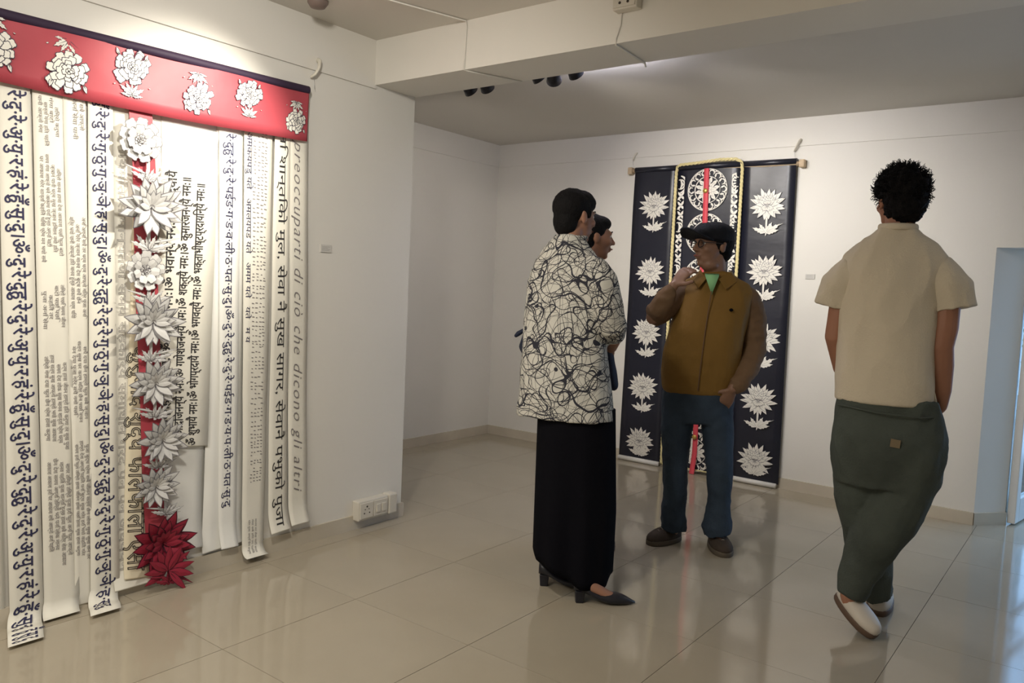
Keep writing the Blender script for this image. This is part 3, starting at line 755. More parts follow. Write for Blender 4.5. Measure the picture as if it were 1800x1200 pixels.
sb2 = thing('socket_box', 'white socket box with five holes high on the front face of the ceiling beam', 'socket', (1.455, -2.603, 2.405))
bevel(MB().box((-.05, -.045, 0), (.06, 0, .095)).build('housing', PLAST, sb2), .006)
bevel(MB().box((-.042, -.050, .008), (.052, -.044, .088)).build('socket_plate', PLAST, sb2), .002)
for x, z, r in ((.004, .062, .0065), (-.014, .024, .0055), (.022, .024, .0055), (-.012, .042, .0045), (.020, .042, .0045)):
    MB().tube([((x, -.0495, z), r), ((x, -.0515, z), r)], 10, rnd=False).build('socket_hole', HOLE, sb2, True)
cb = MB().tube([((1.425, -2.606, 2.41), .004), ((1.422, -2.606, 2.36), .004), ((1.405, -2.607, 2.31), .004), ((1.402, -2.600, 2.288), .004), ((1.392, -2.45, 2.287), .004), ((1.385, -2.32, 2.286), .004), ((1.383, -2.308, 2.275), .004)], 8)
tag(cb.build('cable', WALL, None, True), 'thin painted cable running from the beam socket under the beam', 'cable')
cb = MB().tube([((.30, -3.6, ZC-.004), .004), ((.605, -2.61, ZC-.004), .004), ((.607, -2.607, ZC-.03), .004), ((.600, -2.607, 2.29), .004), ((.61, -2.59, 2.288), .004), ((.72, -2.32, 2.288), .004)], 8)
tag(cb.build('cable', WALL, None, True), 'thin painted cable running down the beam from the ceiling, left of the black lamps', 'cable')
# recessed lamp at the top edge
lp = thing('ceiling_lamp', 'small round brown lamp on the ceiling at the top edge above the banner end', 'lamp', (.195, -3.13, ZC))
BRN = mat('brown_lamp', (.20, .15, .13), .5)
mb = MB(); mb.rings([(0, 0, 0, .045, .045), (0, 0, -.012, .045, .045), (0, 0, -.03, .032, .032), (0, 0, -.034, .012, .012)], 20, p=2); mb.build('lamp_body', BRN, lp, True)
# track lamps behind the beam
tr = thing('lamp_track', 'long ceiling track carrying the black spot lamps behind the beam', 'track', (.4, -1.9, ZC))
MB().box((-.75, -.016, -.03), (1.4, .016, 0)).build('rail', PLAST, tr)
def tracklamp(x, rz, tilt, label, dz=0):
    t = thing('track_lamp', label, 'lamp', (x, -1.9, ZC-.031), rz, 'black spot lamps behind the beam')
    MB().tube([((0, 0, 0), .012), ((0, 0, -.03+dz), .010)], 10).build('stem', DARKM, t, True)
    mb = MB(); mb.rings([(0, 0, .045, .020, .020), (0, 0, .040, .030, .030), (0, 0, 0, .036, .036), (0, 0, -.03, .042, .042), (0, 0, -.032, .036, .036), (0, 0, -.015, .030, .030)], 20, p=2, cap=True)
    R = Matrix.Rotation(tilt, 3, 'X'); mb.xf(lambda p: R @ p + Vector((0, .01, -.045+dz))); mb.build('lamp_head', DARKM, t, True)
tracklamp(.010, 0, .95, 'leftmost of the black spot lamps peeping below the beam')
tracklamp(.140, .2, .95, 'second black spot lamp from the left below the beam')
tracklamp(.492, -.2, .9, 'third black spot lamp from the left, barely showing below the beam', .014)
tracklamp(.612, .5, 1.1, 'fourth black spot lamp from the left, the largest one showing', -.014)
tracklamp(.735, 0, .9, 'rightmost black spot lamp below the beam', .004)
# LED batten on the hidden side of the beam washes the ceiling
lb_ = thing('batten_light', 'cool white LED batten mounted on the ceiling behind the beam', 'lamp', (.86, -1.86, 2.492))
MB().box((-.28, -.02, -.02), (.28, .012, .02)).build('housing', PLAST, lb_)
MB().tube([((-.27, .022, .0), .010), ((.27, .022, .0), .010)], 10).build('tube', mat('led_tube', (1, 1, 1), emit=(.84, .84, 1), estr=55), lb_, True)

# ------------------------------------------------------------------ people
SKIN_W = mat('skin_warm_brown', (.33, .165, .105), .5, .4, bump=.05, bscale=120)
SKIN_C = mat('skin_brown', (.25, .135, .085), .5, .4, bump=.05, bscale=120)
SKIN_R = mat('skin_tan', (.36, .17, .105), .5, .4, bump=.05, bscale=120)
HAIR = mat('black_hair', (.006, .0055, .006), .7, .12, bump=.5, bscale=150)
BLACKC = mat('black_fabric', (.005, .005, .007), .9, .05, bump=.1, bscale=60)
NAVYC = mat('navy_fabric', (.012, .017, .038), .7, .3, bump=.2, bscale=80)
SHOEB = mat('black_leather', (.012, .012, .018), .38, .5)
OCHRE = mat('ochre_jacket', (.215, .118, .026), .75, .25, bump=.15, bscale=40, var=.06, vscale=6)
OCHRE_S = mat('brown_jacket_sleeve', (.165, .098, .052), .75, .25, bump=.15, bscale=40, var=.06, vscale=6)
DENIM = mat('blue_denim', (.036, .053, .078), .8, .2, bump=.25, bscale=120, var=.28, vscale=5)
SHOE_C = mat('dark_brown_suede', (.060, .045, .035), .8, .2, bump=.2, bscale=90)
SOLE_C = mat('grey_brown_sole', (.105, .085, .062), .7, .3)
GREENT = mat('pale_green_shirt', (.30, .62, .30), .8, .2)
CAPM = mat('black_cap_cloth', (.009, .010, .014), .75, .2, bump=.3, bscale=100)
CREAM = mat('cream_linen', (.66, .58, .45), .85, .2, bump=.25, bscale=160)
OLIVE = mat('faded_olive_canvas', (.072, .084, .072), .85, .2, bump=.3, bscale=140, var=.22, vscale=4)
SHOEW = mat('white_shoe_leather', (.62, .56, .48), .5, .4)
SOLEB = mat('brown_gum_sole', (.12, .075, .05), .6, .4)
EYEW = mat('eye_white', (.7, .68, .64), .3)
EYEB = mat('dark_iris', (.02, .012, .01), .2)
LIPM = mat('lip', (.30, .10, .085), .5)
FRAME = mat('black_spectacle_frame', (.012, .012, .014), .3)
LENS = bpy.data.materials.new('spectacle_lens'); LENS.use_nodes = True
_b = LENS.node_tree.nodes['Principled BSDF']; _b.inputs['Transmission Weight'].default_value = 1; _b.inputs['Roughness'].default_value = .02; _b.inputs['IOR'].default_value = 1.05

def scribble():
    M = bpy.data.materials.new('scribble_print_cotton'); M.use_nodes = True; nt = M.node_tree; b = nt.nodes['Principled BSDF']
    N, Lk = nt.nodes.new, nt.links.new
    b.inputs['Roughness'].default_value = .8; b.inputs['Specular IOR Level'].default_value = .2
    tc = N('ShaderNodeTexCoord'); last = None
    def math_(op, a, bb=None):
        n = N('ShaderNodeMath'); n.operation = op
        for i, x in enumerate((a, bb)):
            if x is None: continue
            if isinstance(x, (int, float)): n.inputs[i].default_value = x
            else: Lk(x, n.inputs[i])
        return n.outputs[0]
    tot = None; rs = random.Random(4)
    for k in range(20):
        c = (rs.uniform(-.55, .5), rs.uniform(-.6, -.1) if k % 2 else rs.uniform(-.3, .4), rs.uniform(.5, 1.75)); m_ = rs.uniform(6, 11)
        nz = N('ShaderNodeTexNoise'); nz.inputs['Scale'].default_value = rs.uniform(4.5, 8); nz.inputs['Detail'].default_value = .6
        mp = N('ShaderNodeMapping'); mp.inputs['Location'].default_value = (k*1.7, k*3.1, k*.9); Lk(tc.outputs['Object'], mp.inputs['Vector']); Lk(mp.outputs['Vector'], nz.inputs['Vector'])
        ds = N('ShaderNodeVectorMath'); ds.operation = 'DISTANCE'; Lk(tc.outputs['Object'], ds.inputs[0]); ds.inputs[1].default_value = c
        o = math_('ADD', math_('MULTIPLY', ds.outputs['Value'], m_), math_('MULTIPLY', nz.outputs['Fac'], rs.uniform(2.4, 4.2)))
        ab = math_('ABSOLUTE', math_('SUBTRACT', math_('FRACT', o), .5)); ln = math_('LESS_THAN', ab, .0016*m_*rs.choice((.8, 1, 1.4)))
        tot = ln if tot is None else math_('MAXIMUM', tot, ln)
    mx = N('ShaderNodeMix'); mx.data_type = 'RGBA'; mx.inputs[6].default_value = (.56, .54, .48, 1); mx.inputs[7].default_value = (.03, .03, .04, 1)
    Lk(tot, mx.inputs[0]); Lk(mx.outputs[2], b.inputs['Base Color']); return M
SCRIB = scribble()

def local(L, X, f, u=(0, 0, 1)):
    """point from head coords (right, forward, up)"""
    f = Vector(f).normalized(); u = Vector(u); s = f.cross(u).normalized(); u = s.cross(f)
    return lambda p: Vector(L) + s*p[0]*X + f*p[1]*X + u*p[2]*X
def head_mb(mb, c, f, S=1.0, u=(0, 0, 1)):
    """skull, face, jaw, nose, ears; c = centre of head, full height ~ .235*S"""
    T = local(c, S, f, u); fm = Vector(f).normalized(); um = Vector(u); s = fm.cross(um).normalized(); um = s.cross(fm)
    R = Matrix((s, fm, um)).transposed()
    E = lambda p, r: mb.ell(T(p), tuple(x*S for x in r), R, 20)
    E((0, -.015, .030), (.074, .092, .088)); E((0, .025, -.010), (.064, .070, .085)); E((0, .034, -.062), (.050, .050, .045))
    E((0, .062, -.092), (.024, .022, .018))                      # chin
    E((0, .080, .028), (.042, .016, .012))                       # brow
    for q in (-1, 1):
        E((q*.040, .060, -.020), (.022, .024, .020))             # cheek
        E((q*.074, -.010, -.006), (.009, .017, .030)); E((q*.078, -.017, .010), (.007, .012, .014))   # ear
    mb.tube([(T((0, .088, .018)), .007*S), (T((0, .104, -.008)), .009*S), (T((0, .112, -.022)), .012*S)], 10)
    for q in (-1, 1): E((q*.011, .099, -.026), (.009, .010, .008))
    E((0, .090, -.052), (.024, .010, .007)); E((0, .088, -.062), (.021, .011, .008))
    mb.tube([(T((0, -.016, -.05)), .054*S), (T((0, -.024, -.10)), .054*S), (T((0, -.024, -.17)), .060*S)], 14)
def face_parts(root, c, f, S=1.0, u=(0, 0, 1)):
    T = local(c, S, f, u)
    for q in (-1, 1):
        e = MB().ell(T((q*.030, .0715, .008)), (.0120*S,)*3, None, 12).build('eye', EYEW, root, True)
        MB().ell(T((q*.030, .0815, .008)), (.0058*S, .0035*S, .0058*S), None, 10).build('iris', EYEB, e, True)
        MB().tube([(T((q*.014, .090, .030)), .0025*S), (T((q*.032, .088, .035)), .0035*S), (T((q*.050, .076, .030)), .002*S)], 8).build('eyebrow', HAIR, root, True)
    MB().tube([(T((-.022, .094, -.056)), .002*S), (T((-.008, .103, -.053)), .0042*S), (T((.008, .103, -.053)), .0042*S), (T((.022, .094, -.056)), .002*S)], 8).build('lips', LIPM, root, True)
def hand(mb, w, d, nrm, S=1.0, curl=.5, side=1, spread=.05):
    """w wrist, d finger direction, nrm back-of-hand normal, side: which side the thumb leaves"""
    w = Vector(w); d = Vector(d).normalized(); nrm = Vector(nrm); nrm = (nrm-d*nrm.dot(d)).normalized(); s = d.cross(nrm)*side
    mb.tube([(w-d*.02*S, .024*S, .018*S), (w+d*.02*S, .032*S, .016*S), (w+d*.06*S, .040*S, .014*S), (w+d*.085*S, .040*S, .012*S)], 14, s)
    for i, (o, l) in enumerate(((.030, .070), (.010, .080), (-.011, .075), (-.030, .058))):
        p = w+d*(.078)*S+s*o*S; dd = (d+s*o*spread*20).normalized(); pts = [(p-dd*.02*S, .0095*S)]
        for k, fr in enumerate((.45, .32, .23)):
            a = curl*(.7+k*.55); q = (dd*cos(a)-nrm*sin(a)).normalized()
            p = p+q*l*fr*S; pts.append((p, (.0088, .008, .007)[k]*S))
        mb.tube(pts, 10, s)
    p = w+d*.02*S+s*.028*S; q1 = (d*.6+s*.75-nrm*.25).normalized(); q2 = (d*.85+s*.3-nrm*.45).normalized()
    mb.tube([(p-q1*.01*S, .013*S), (p+q1*.035*S, .011*S), (p+q1*.035*S+q2*.032*S, .009*S)], 10, nrm)

def shoe(root, name, heel, d, L, M, sole_M, W=.045, H=.075, pitch=0, label=None, laces=True):
    """closed low shoe; heel = back bottom point, d = horizontal direction"""
    d = Vector((d[0], d[1], 0)).normalized(); s = Vector((-d.y, d.x, 0)); c, q = cos(pitch), sin(pitch)
    def T(a, b, z): return Vector(heel)+d*(a*c+z*q)+s*b+Vector((0, 0, z*c-a*q))
    def prof(hs, wmul, zb, sgn=1):
        mb = MB(); seg = 24; vs = []; fs = []
        for (lev, (zz, shr)) in enumerate(hs):
            for k in range(seg):
                th = 2*pi*k/seg; a = .5-.5*cos(th); wd = W*wmul*(1+.18*a-.55*max(0, a-.75)**1.2*2)*abs(sin(th))**.65*math.copysign(1, sin(th))
                top = zz if lev == 0 or not isinstance(zz, tuple) else None
                z = zz if not isinstance(zz, tuple) else zz[0]*(1-a)**.8+zz[1]*(1-(1-a)**.8)
                vs.append(T(L*(.5+(a-.5)*(1-shr*.35)), wd*(1-shr), z))
        n = len(hs)
        for i in range(n-1):
            for k in range(seg): fs.append((i*seg+k, i*seg+(k+1) % seg, (i+1)*seg+(k+1) % seg, (i+1)*seg+k))
        fs += [tuple(reversed(range(seg))), tuple(range((n-1)*seg, n*seg))]
        return mb.add(vs, fs)
    sh = prof([(.018, .02), ((.040, .036), .0), ((.060, .048), .12), ((H, .058), .40), ((H+.006, .060), .7)], 1, 0).build(name, M, root, True)
    prof([(0, .06), (.004, 0), (.022, 0), (.026, .03)], 1.06, 0).build('sole', sole_M, sh, True)
    if laces:
        for k in range(3):
            a = L*(.50+.09*k); MB().tube([(T(a, -.026, .066-.006*k), .0032), (T(a+.008, 0, .092-.010*k), .0036), (T(a, .026, .066-.006*k), .0032)], 6).build('lace', mat('grey_lace', (.20, .17, .14), .8), sh, True)
    if label: sh['label'] = label
    return sh

# ---------------------------------------------------------------- woman in the scribble tunic
W_ = thing('person', 'person with short black hair in a black-and-white scribble tunic and long black skirt', 'person', (1.298, -2.543, 0), radians(31.84), 'visitors in the gallery')
HC = (-.072, .01, 1.605); HF = (.74, .67, -.04)
mb = MB(); head_mb(mb, HC, HF, .93)
mb.rings([(-.085, .0, .80, .13, .10, -.3), (-.085, .0, 1.05, .125, .09, -.4), (-.09, .0, 1.25, .125, .085, -.5), (-.085, .0, 1.36, .11, .06, -.5), (-.085, .0, 1.43, .05, .045)], 20)
mb.tube([((.02, -.115, 1.37), .05), ((.085, -.10, 1.26), .042), ((.118, -.07, 1.145), .038), ((.114, .01, 1.09), .032), ((.108, .075, 1.055), .026)], 12)
hand(mb, (.108, .075, 1.055), (-.25, .9, -.05), (.75, .2, .5), .86, .75, 1)
mb.tube([((-.17, .07, 1.34), .042), ((-.215, .115, 1.25), .038), ((-.218, .14, 1.18), .036), ((-.17, .19, 1.12), .034), ((-.05, .23, 1.09), .030), ((.02, .215, 1.085), .025)], 12)
hand(mb, (.02, .22, 1.085), (.9, -.15, -.05), (.1, .4, .8), .86, .6, -1)
mb.tube([((-.03, .0, .82), .09), ((.02, -.03, .45), .055), ((.045, -.10, .14), .036), ((.045, -.125, .09), .032)], 12)
mb.tube([((-.10, .05, .82), .09), ((-.11, .06, .45), .055), ((-.095, .06, .15), .036), ((-.09, .06, .10), .034)], 12)
mb.tube([((.035, -.128, .075), .028), ((.085, -.128, .062), .026, .028), ((.135, -.124, .036), .022, .030), ((.19, -.12, .020), .014, .026)], 12, (0, 0, 1))
mb.tube([((-.12, .06, .085), .03), ((-.05, .062, .06), .026, .028), ((.01, .065, .03), .014, .028)], 12, (0, 0, 1))
solid('body', mb, SKIN_W, W_, .0055, 3)
face_parts(W_, HC, HF, .93)
# hair: cropped cap with a fuller crown
T = local(HC, .93, HF); mb = MB(); fm = Vector(HF).normalized(); sm = fm.cross(Vector((0, 0, 1))).normalized(); RR = Matrix((sm, fm, sm.cross(fm))).transposed()
mb.ell(T((0, -.026, .042)), (.083*.93, .094*.93, .087*.93), RR, 28).ell(T((0, .02, .068)), (.070*.93, .078*.93, .058*.93), RR, 24).ell(T((0, -.055, -.020)), (.064*.93, .056*.93, .075*.93), RR, 24)
mb.tube([(T((.070, .022, .03)), .012), (T((.072, .020, -.002)), .007)], 8).tube([(T((-.070, .022, .03)), .012), (T((-.072, .020, -.002)), .007)], 8)
solid('hair', mb, HAIR, W_, .006, 3, folds(.0025, 60, 40, 3))
# tunic
mb = MB()
mb.rings([(-.075, .0, .752, .212, .150, -.25), (-.078, .0, .85, .203, .145, -.25), (-.085, .0, 1.0, .190, .135, -.3), (-.095, .0, 1.14, .178, .130, -.4), (-.100, .0, 1.27, .172, .120, -.5), (-.098, .005, 1.36, .168, .110, -.55),
          (-.095, .0, 1.42, .148, .095, -.5), (-.092, .0, 1.465, .115, .082, -.4), (-.088, -.005, 1.50, .080, .072, -.3), (-.086, -.005, 1.525, .066, .064, 0)], 32)
mb.tube([((.0, -.10, 1.385), .070), ((.045, -.115, 1.33), .074), ((.085, -.105, 1.23), .070), ((.112, -.085, 1.15), .062), ((.112, -.045, 1.125), .056), ((.100, -.005, 1.118), .048)], 16)
mb.tube([((-.16, .05, 1.375), .060), ((-.205, .09, 1.31), .066), ((-.220, .14, 1.18), .058), ((-.190, .18, 1.125), .052), ((-.13, .20, 1.11), .046)], 16)
solid('tunic', mb, SCRIB, W_, .007, 5, folds(.010, 7, 3, 2, .003))
MB().tube([((-.086+.064*cos(a), -.005+.062*sin(a), 1.522+.004*sin(a)), .007) for a in [i*2*pi/20 for i in range(21)]], 8, caps=False).build('collar', SCRIB, W_, True)
# skirt with stepped hem
def hemz(x):
    P = [(-.22, .20), (-.187, .185), (-.165, .150), (-.112, .132), (-.05, .108), (.000, .078), (.027, .064), (.12, .056), (.135, .062), (.150, .100), (.2, .11)]
    for (a, b), (c_, d_) in zip(P, P[1:]):
        if x <= c_: return b+(d_-b)*(max(x, a)-a)/(c_-a)
    return P[-1][1]
mb = MB(); seg = 64; vs = []; fs = []; NV = 22
for j in range(NV+1):
    t = j/NV
    for k in range(seg):
        th = 2*pi*k/seg; L0, R0 = -.192+.006*t, .140+.026*min(1, t*1.6)
        cx, rx = (L0+R0)/2, (R0-L0)/2; ry = .125+.035*t
        fold = 1+.07*t*sin(th*9+1)+.05*t*sin(th*5+.5)
        x = cx+rx*cos(th)*(1 if abs(cos(th)) > .7 else fold); y = ry*sin(th)*fold-.01
        z = .80*(1-t)+hemz(x)*t
        vs.append((x, y, z))
for j in range(NV):
    for k in range(seg): fs.append((j*seg+k, (j+1)*seg+k, (j+1)*seg+(k+1) % seg, j*seg+(k+1) % seg))
fs.append(tuple(range(seg)))
mb.add(vs, fs); sk_ = mb.build('skirt', BLACKC, W_, True); md = sk_.modifiers.new('s', 'SOLIDIFY'); md.thickness = .004
def pump(heel, d, z0=0):
    d = Vector((d[0], d[1], 0)).normalized(); s = Vector((-d.y, d.x, 0)); T = lambda a, b, z: Vector(heel)+d*a+s*b+Vector((0, 0, z0+z))
    mb = MB()
    # shell rings along the foot: a, half width, bottom z, top z
    R_ = [(.000, .018, .052, .100), (.012, .027, .050, .104), (.035, .031, .047, .092), (.070, .033, .034, .058), (.11, .036, .014, .044), (.145, .039, .003, .046), (.18, .038, .001, .046), (.21, .029, .001, .037), (.240, .014, .003, .022), (.258, .004, .006, .013)]
    vs = []; fs = []; n = 16
    for a, w2, zb, zt in R_:
        for k in range(n):
            th = 2*pi*k/n; vs.append(T(a, w2*cos(th), (zb+zt)/2+(zt-zb)/2*math.copysign(abs(sin(th))**.7, sin(th))))
    for i in range(len(R_)-1):
        for k in range(n): fs.append((i*n+k, (i+1)*n+k, (i+1)*n+(k+1) % n, i*n+(k+1) % n))
    fs += [tuple(range(n)), tuple(reversed(range((len(R_)-1)*n, len(R_)*n)))]
    mb.add(vs, fs); o = mb.build('shoe', SHOEB, W_, True)
    hb = MB(); hv = []
    for z, k in ((0, .82), (.052, 1.0)):
        for a, b in ((.004, -.022), (.046, -.020), (.046, .020), (.004, .022)): hv.append(T(.025+(a-.025)*k, b*k, z))
    hb.add(hv, [(3,2,1,0),(4,5,6,7),(0,1,5,4),(1,2,6,5),(2,3,7,6),(3,0,4,7)]); bevel(hb.build('block_heel', SHOEB, o), .005, 3)
pump((.002, -.138, 0), (1, .10)); pump((-.155, .020, 0), (1, .0))
# handbag at the left elbow
bagt = thing('handbag', 'dark navy handbag hanging behind the left elbow of the person in the scribble tunic', 'bag', (1.298, -2.543, 0), radians(31.84))
mb = MB(); mb.tube([((-.245, .13, .985), .028, .05), ((-.262, .13, 1.04), .034, .06), ((-.258, .13, 1.10), .020, .05)], 16, (1, 0, 0))
solid('bag_body', mb, NAVYC, bagt, .008, 4, folds(.006, 14, 8, 1))
MB().tube([((-.250, .13, 1.11), .009), ((-.275, .12, 1.112), .009), ((-.302, .12, 1.094), .011), ((-.312, .12, 1.084), .008)], 8).build('bag_strap', NAVYC, bagt, True)
bag2 = thing('folded_jacket', 'folded navy jacket hanging from the forearm of the person in the scribble tunic', 'jacket', (1.298, -2.543, 0), radians(31.84))
mb = MB(); mb.tube([((.088, .11, 1.045), .028, .05), ((.100, .115, .99), .028, .055), ((.116, .12, .93), .026, .055), ((.130, .12, .885), .020, .05)], 16, (1, 0, 0))
solid('cloth', mb, NAVYC, bag2, .007, 4, folds(.005, 14, 5, 4))

# ---------------------------------------------------------------- person mostly hidden behind her
H_ = thing('person', 'person in dark navy, face in profile, mostly hidden behind the scribble tunic', 'person', (.925, -2.196, 0), radians(31.45), 'visitors in the gallery')
hx = .145
HC2 = (hx, .0, 1.555); HF2 = (.93, .36, -.03)
mb = MB(); head_mb(mb, HC2, HF2, .93)
mb.rings([(.06, 0, .82, .11, .08), (.05, 0, 1.05, .12, .09), (.06, 0, 1.25, .15, .10), (.08, 0, 1.33, .13, .07), (.11, 0, 1.40, .06, .05)], 20)
for sx in (-1, 1):
    mb.tube([((.09+sx*.07, 0, .85), .085), ((.12+sx*.07, 0, .45), .058), ((.13+sx*.075, 0, .08), .038)], 12)
    mb.tube([((.13+sx*.07, -.02, .045), .035), ((.14+sx*.07, .0, .035), .03), ((.18+sx*.07, .02, .025), .02, .035)], 12, (0, 0, 1))
    mb.tube([((.06+sx*.12, .0, 1.32), .05), ((.03+sx*.14, .0, 1.10), .04), ((.04+sx*.12, .08, .92), .03)], 12)
    hand(mb, (.04+sx*.12, .08, .92), (0, .3, -.95), (sx, 0, 0), .85, .4, -sx)
solid('body', mb, SKIN_W, H_, .0055, 3); face_parts(H_, HC2, HF2, .93)
T = local(HC2, .93, HF2); mb = MB(); fm = Vector(HF2).normalized(); sm = fm.cross(Vector((0, 0, 1))).normalized(); RR = Matrix((sm, fm, sm.cross(fm))).transposed()
mb.ell(T((0, -.028, .042)), (.080, .088, .080), RR, 24).ell(T((0, .018, .074)), (.062, .066, .040), RR, 24).ell(T((0, -.05, -.02)), (.065, .055, .065), RR, 24)
solid('hair', mb, HAIR, H_, .006, 3)
mb = MB(); mb.rings([(.07, 0, .74, .175, .14), (.06, 0, .85, .175, .14), (.05, 0, 1.0, .165, .13), (.06, 0, 1.22, .17, .12), (.07, 0, 1.33, .15, .09), (.10, 0, 1.395, .065, .06)], 28)
for sx in (-1, 1): mb.tube([((.06+sx*.13, .0, 1.32), .06), ((.03+sx*.155, .0, 1.10), .055), ((.04+sx*.135, .06, .96), .045)], 14)
solid('shirt', mb, NAVYC, H_, .009, 4, folds(.007))
mb = MB()
for sx in (-1, 1): mb.tube([((.09+sx*.065, 0, .84), .095), ((.12+sx*.07, 0, .45), .078), ((.13+sx*.075, 0, .06), .070)], 16, rnd=False)
solid('trousers', mb, BLACKC, H_, .010, 4, folds(.006))
for sx in (-1, 1): shoe(H_, 'shoe', (.085+sx*.075, -.05, 0), (.75, .66), .22, SHOEB, SHOEB, .036, .06, laces=False)

# ---------------------------------------------------------------- man in the cap
C_ = thing('person', 'person in a black cap, glasses, ochre zip jacket and blue jeans facing the room', 'person', (1.455, -1.592, 0), radians(23.0), 'visitors in the gallery')
HC = (-.022, -.02, 1.548); HF = (-.80, -.60, .02)
mb = MB(); head_mb(mb, HC, HF, .98)
mb.ell((-.03, -.04, 1.455), (.048, .050, .035))
mb.rings([(-.04, 0, .80, .13, .10), (-.04, -.01, 1.0, .15, .12), (-.01, 0, 1.2, .15, .11), (.0, 0, 1.32, .15, .09), (.0, 0, 1.40, .06, .06)], 20)
mb.tube([((-.13, 0, 1.30), .045), ((-.235, -.05, 1.24), .042), ((-.295, -.09, 1.175), .038), ((-.24, -.15, 1.27), .032), ((-.195, -.155, 1.345), .025)], 12)
hand(mb, (-.195, -.155, 1.345), (.50, .12, .72), (-.5, -.75, .3), .95, .7, 1)
mb.tube([((.14, 0, 1.30), .045), ((.195, .025, 1.17), .043), ((.215, .03, 1.03), .038), ((.155, -.07, .90), .032), ((.115, -.12, .845), .026)], 12)
hand(mb, (.115, -.12, .845), (-.35, .25, -.85), (.3, -.9, -.1), .95, .35, 1)
for P in (((-.13, 0, .80), (-.145, -.01, .42), (-.137, .03, .08)), ((.045, 0, .80), (.08, -.03, .42), (.088, .0, .08))):
    mb.tube([(P[0], .085), (P[1], .055), (P[2], .038)], 12)
for P in (((-.137, .03, .06), (-.18, -.0, .04), (-.215, -.03, .03)), ((.088, .0, .06), (.105, -.06, .04), (.115, -.09, .03))):
    mb.tube([(P[0], .035), (P[1], .03), (P[2], .022)], 12)
solid('body', mb, SKIN_C, C_, .0055, 3); face_parts(C_, HC, HF, .98)
T = local(HC, .98, HF); fm = Vector(HF).normalized(); sm = fm.cross(Vector((0, 0, 1))).normalized(); um = sm.cross(fm); RR = Matrix((sm, fm, um)).transposed()
# grey-black hair at the back below the cap
mb = MB(); mb.ell(T((0, -.030, .020)), (.083, .088, .075), RR, 24).ell(T((0, -.055, -.030)), (.064, .050, .050), RR, 20)
o = solid('hair', mb, HAIR, C_, .006, 3, folds(.002, 60, 40, 3))
for q in (-1, 1):   # spectacles
    pts = [(T((q*.031+.023*cos(a), .104-.010*abs(cos(a)), .006+.019*sin(a))), .0024) for a in [i*2*pi/20 for i in range(21)]]
    if q < 0: sp = MB().tube(pts, 6, caps=False).tube([(T((-.009, .105, .010)), .0022), (T((0, .108, .013)), .0022), (T((.009, .105, .010)), .0022)], 6).build('spectacle_frame', FRAME, C_, True)
    else: MB().tube(pts, 6, caps=False).build('rim', FRAME, sp, True)
    MB().tube([(T((q*.054, .094, .012)), .0022), (T((q*.074, .05, .012)), .0022), (T((q*.081, -.01, .010)), .0022)], 6).build('temple', FRAME, sp, True)
    MB().ell(T((q*.031, .102, .006)), (.021, .0012, .018), RR, 16).build('lens', LENS, sp, True)
# cap: crown and curved brim
mb = MB(); mb.ell(T((0, -.008, .058)), (.090, .108, .066), RR, 28).rings([(0, 0, 0, .001, .001)]*2)
mb = MB().ell(T((0, -.010, .062)), (.092, .106, .064), RR, 28).ell(T((0, -.012, .040)), (.091, .104, .032), RR, 28).ell(T((0, .052, .070)), (.076, .052, .046), RR, 24)
cp = solid('cap', mb, CAPM, C_, .005, 3)
mb = MB(); vs = []; fs = []; NA, NR = 14, 8
for k in (0, 1):
    for i in range(NA+1):
        a = -1.05+2.1*i/NA
        for j in range(NR+1):
            r = j/NR; e = .092*r*cos(a*.75)**.6 if abs(a) < 2 else 0
            x = (.088+e*.20)*sin(a); y = .082*cos(a)+.01+e
            z = .040+.045*r-.050*(sin(a)**2)*(.3+.7*r)-.010*k
            vs.append(T((x, y, z)))
N = (NA+1)*(NR+1)
for i in range(NA):
    for j in range(NR):
        a = i*(NR+1)+j; fs += [(a, a+1, a+NR+2, a+NR+1), (N+a, N+a+NR+1, N+a+NR+2, N+a+1)]
    a = i*(NR+1)+NR; fs.append((a, N+a, N+a+NR+1, a+NR+1)); a -= NR; fs.append((a, a+NR+1, N+a+NR+1, N+a))
for j in range(NR):
    fs.append((j, N+j, N+j+1, j+1)); a = NA*(NR+1)+j; fs.append((a, a+1, N+a+1, N+a))
mb.add(vs, fs).build('brim', CAPM, cp, True)
MB().ell(T((0, -.008, .127)), (.008, .008, .005), RR, 10).build('button', CAPM, cp, True)
# jacket
mb = MB(); mb.rings([(-.048, .0, .800, .170, .130), (-.050, -.002, .825, .182, .140), (-.048, -.005, .90, .190, .150), (-.042, -.008, 1.0, .192, .155), (-.022, -.005, 1.12, .190, .150), (-.004, 0, 1.24, .185, .135), (.004, .005, 1.32, .190, .115), (.004, .01, 1.365, .165, .100), (.002, .008, 1.395, .110, .085), (-.002, .0, 1.42, .075, .070)], 32, p=2.5)
jk = solid('jacket', mb, OCHRE, C_, .007, 4, folds(.008, 7, 4, 8, .002))
mb = MB(); mb.tube([((.11, .005, 1.325), .062), ((.160, .01, 1.295), .072), ((.200, .03, 1.17), .066), ((.212, .03, 1.05), .062), ((.195, -.02, .97), .058), ((.150, -.085, .885), .050), ((.130, -.105, .862), .044)], 18)
solid('sleeve', mb, OCHRE_S, C_, .007, 3, folds(.009, 8, 14, 4, .002))
mb = MB(); mb.tube([((-.09, .0, 1.325), .060), ((-.150, -.01, 1.305), .068), ((-.225, -.045, 1.245), .068), ((-.280, -.085, 1.190), .062), ((-.268, -.125, 1.215), .056), ((-.235, -.150, 1.275), .050), ((-.212, -.155, 1.315), .040)], 18)
solid('sleeve', mb, OCHRE_S, C_, .007, 3, folds(.008, 9, 12, 5, .002))
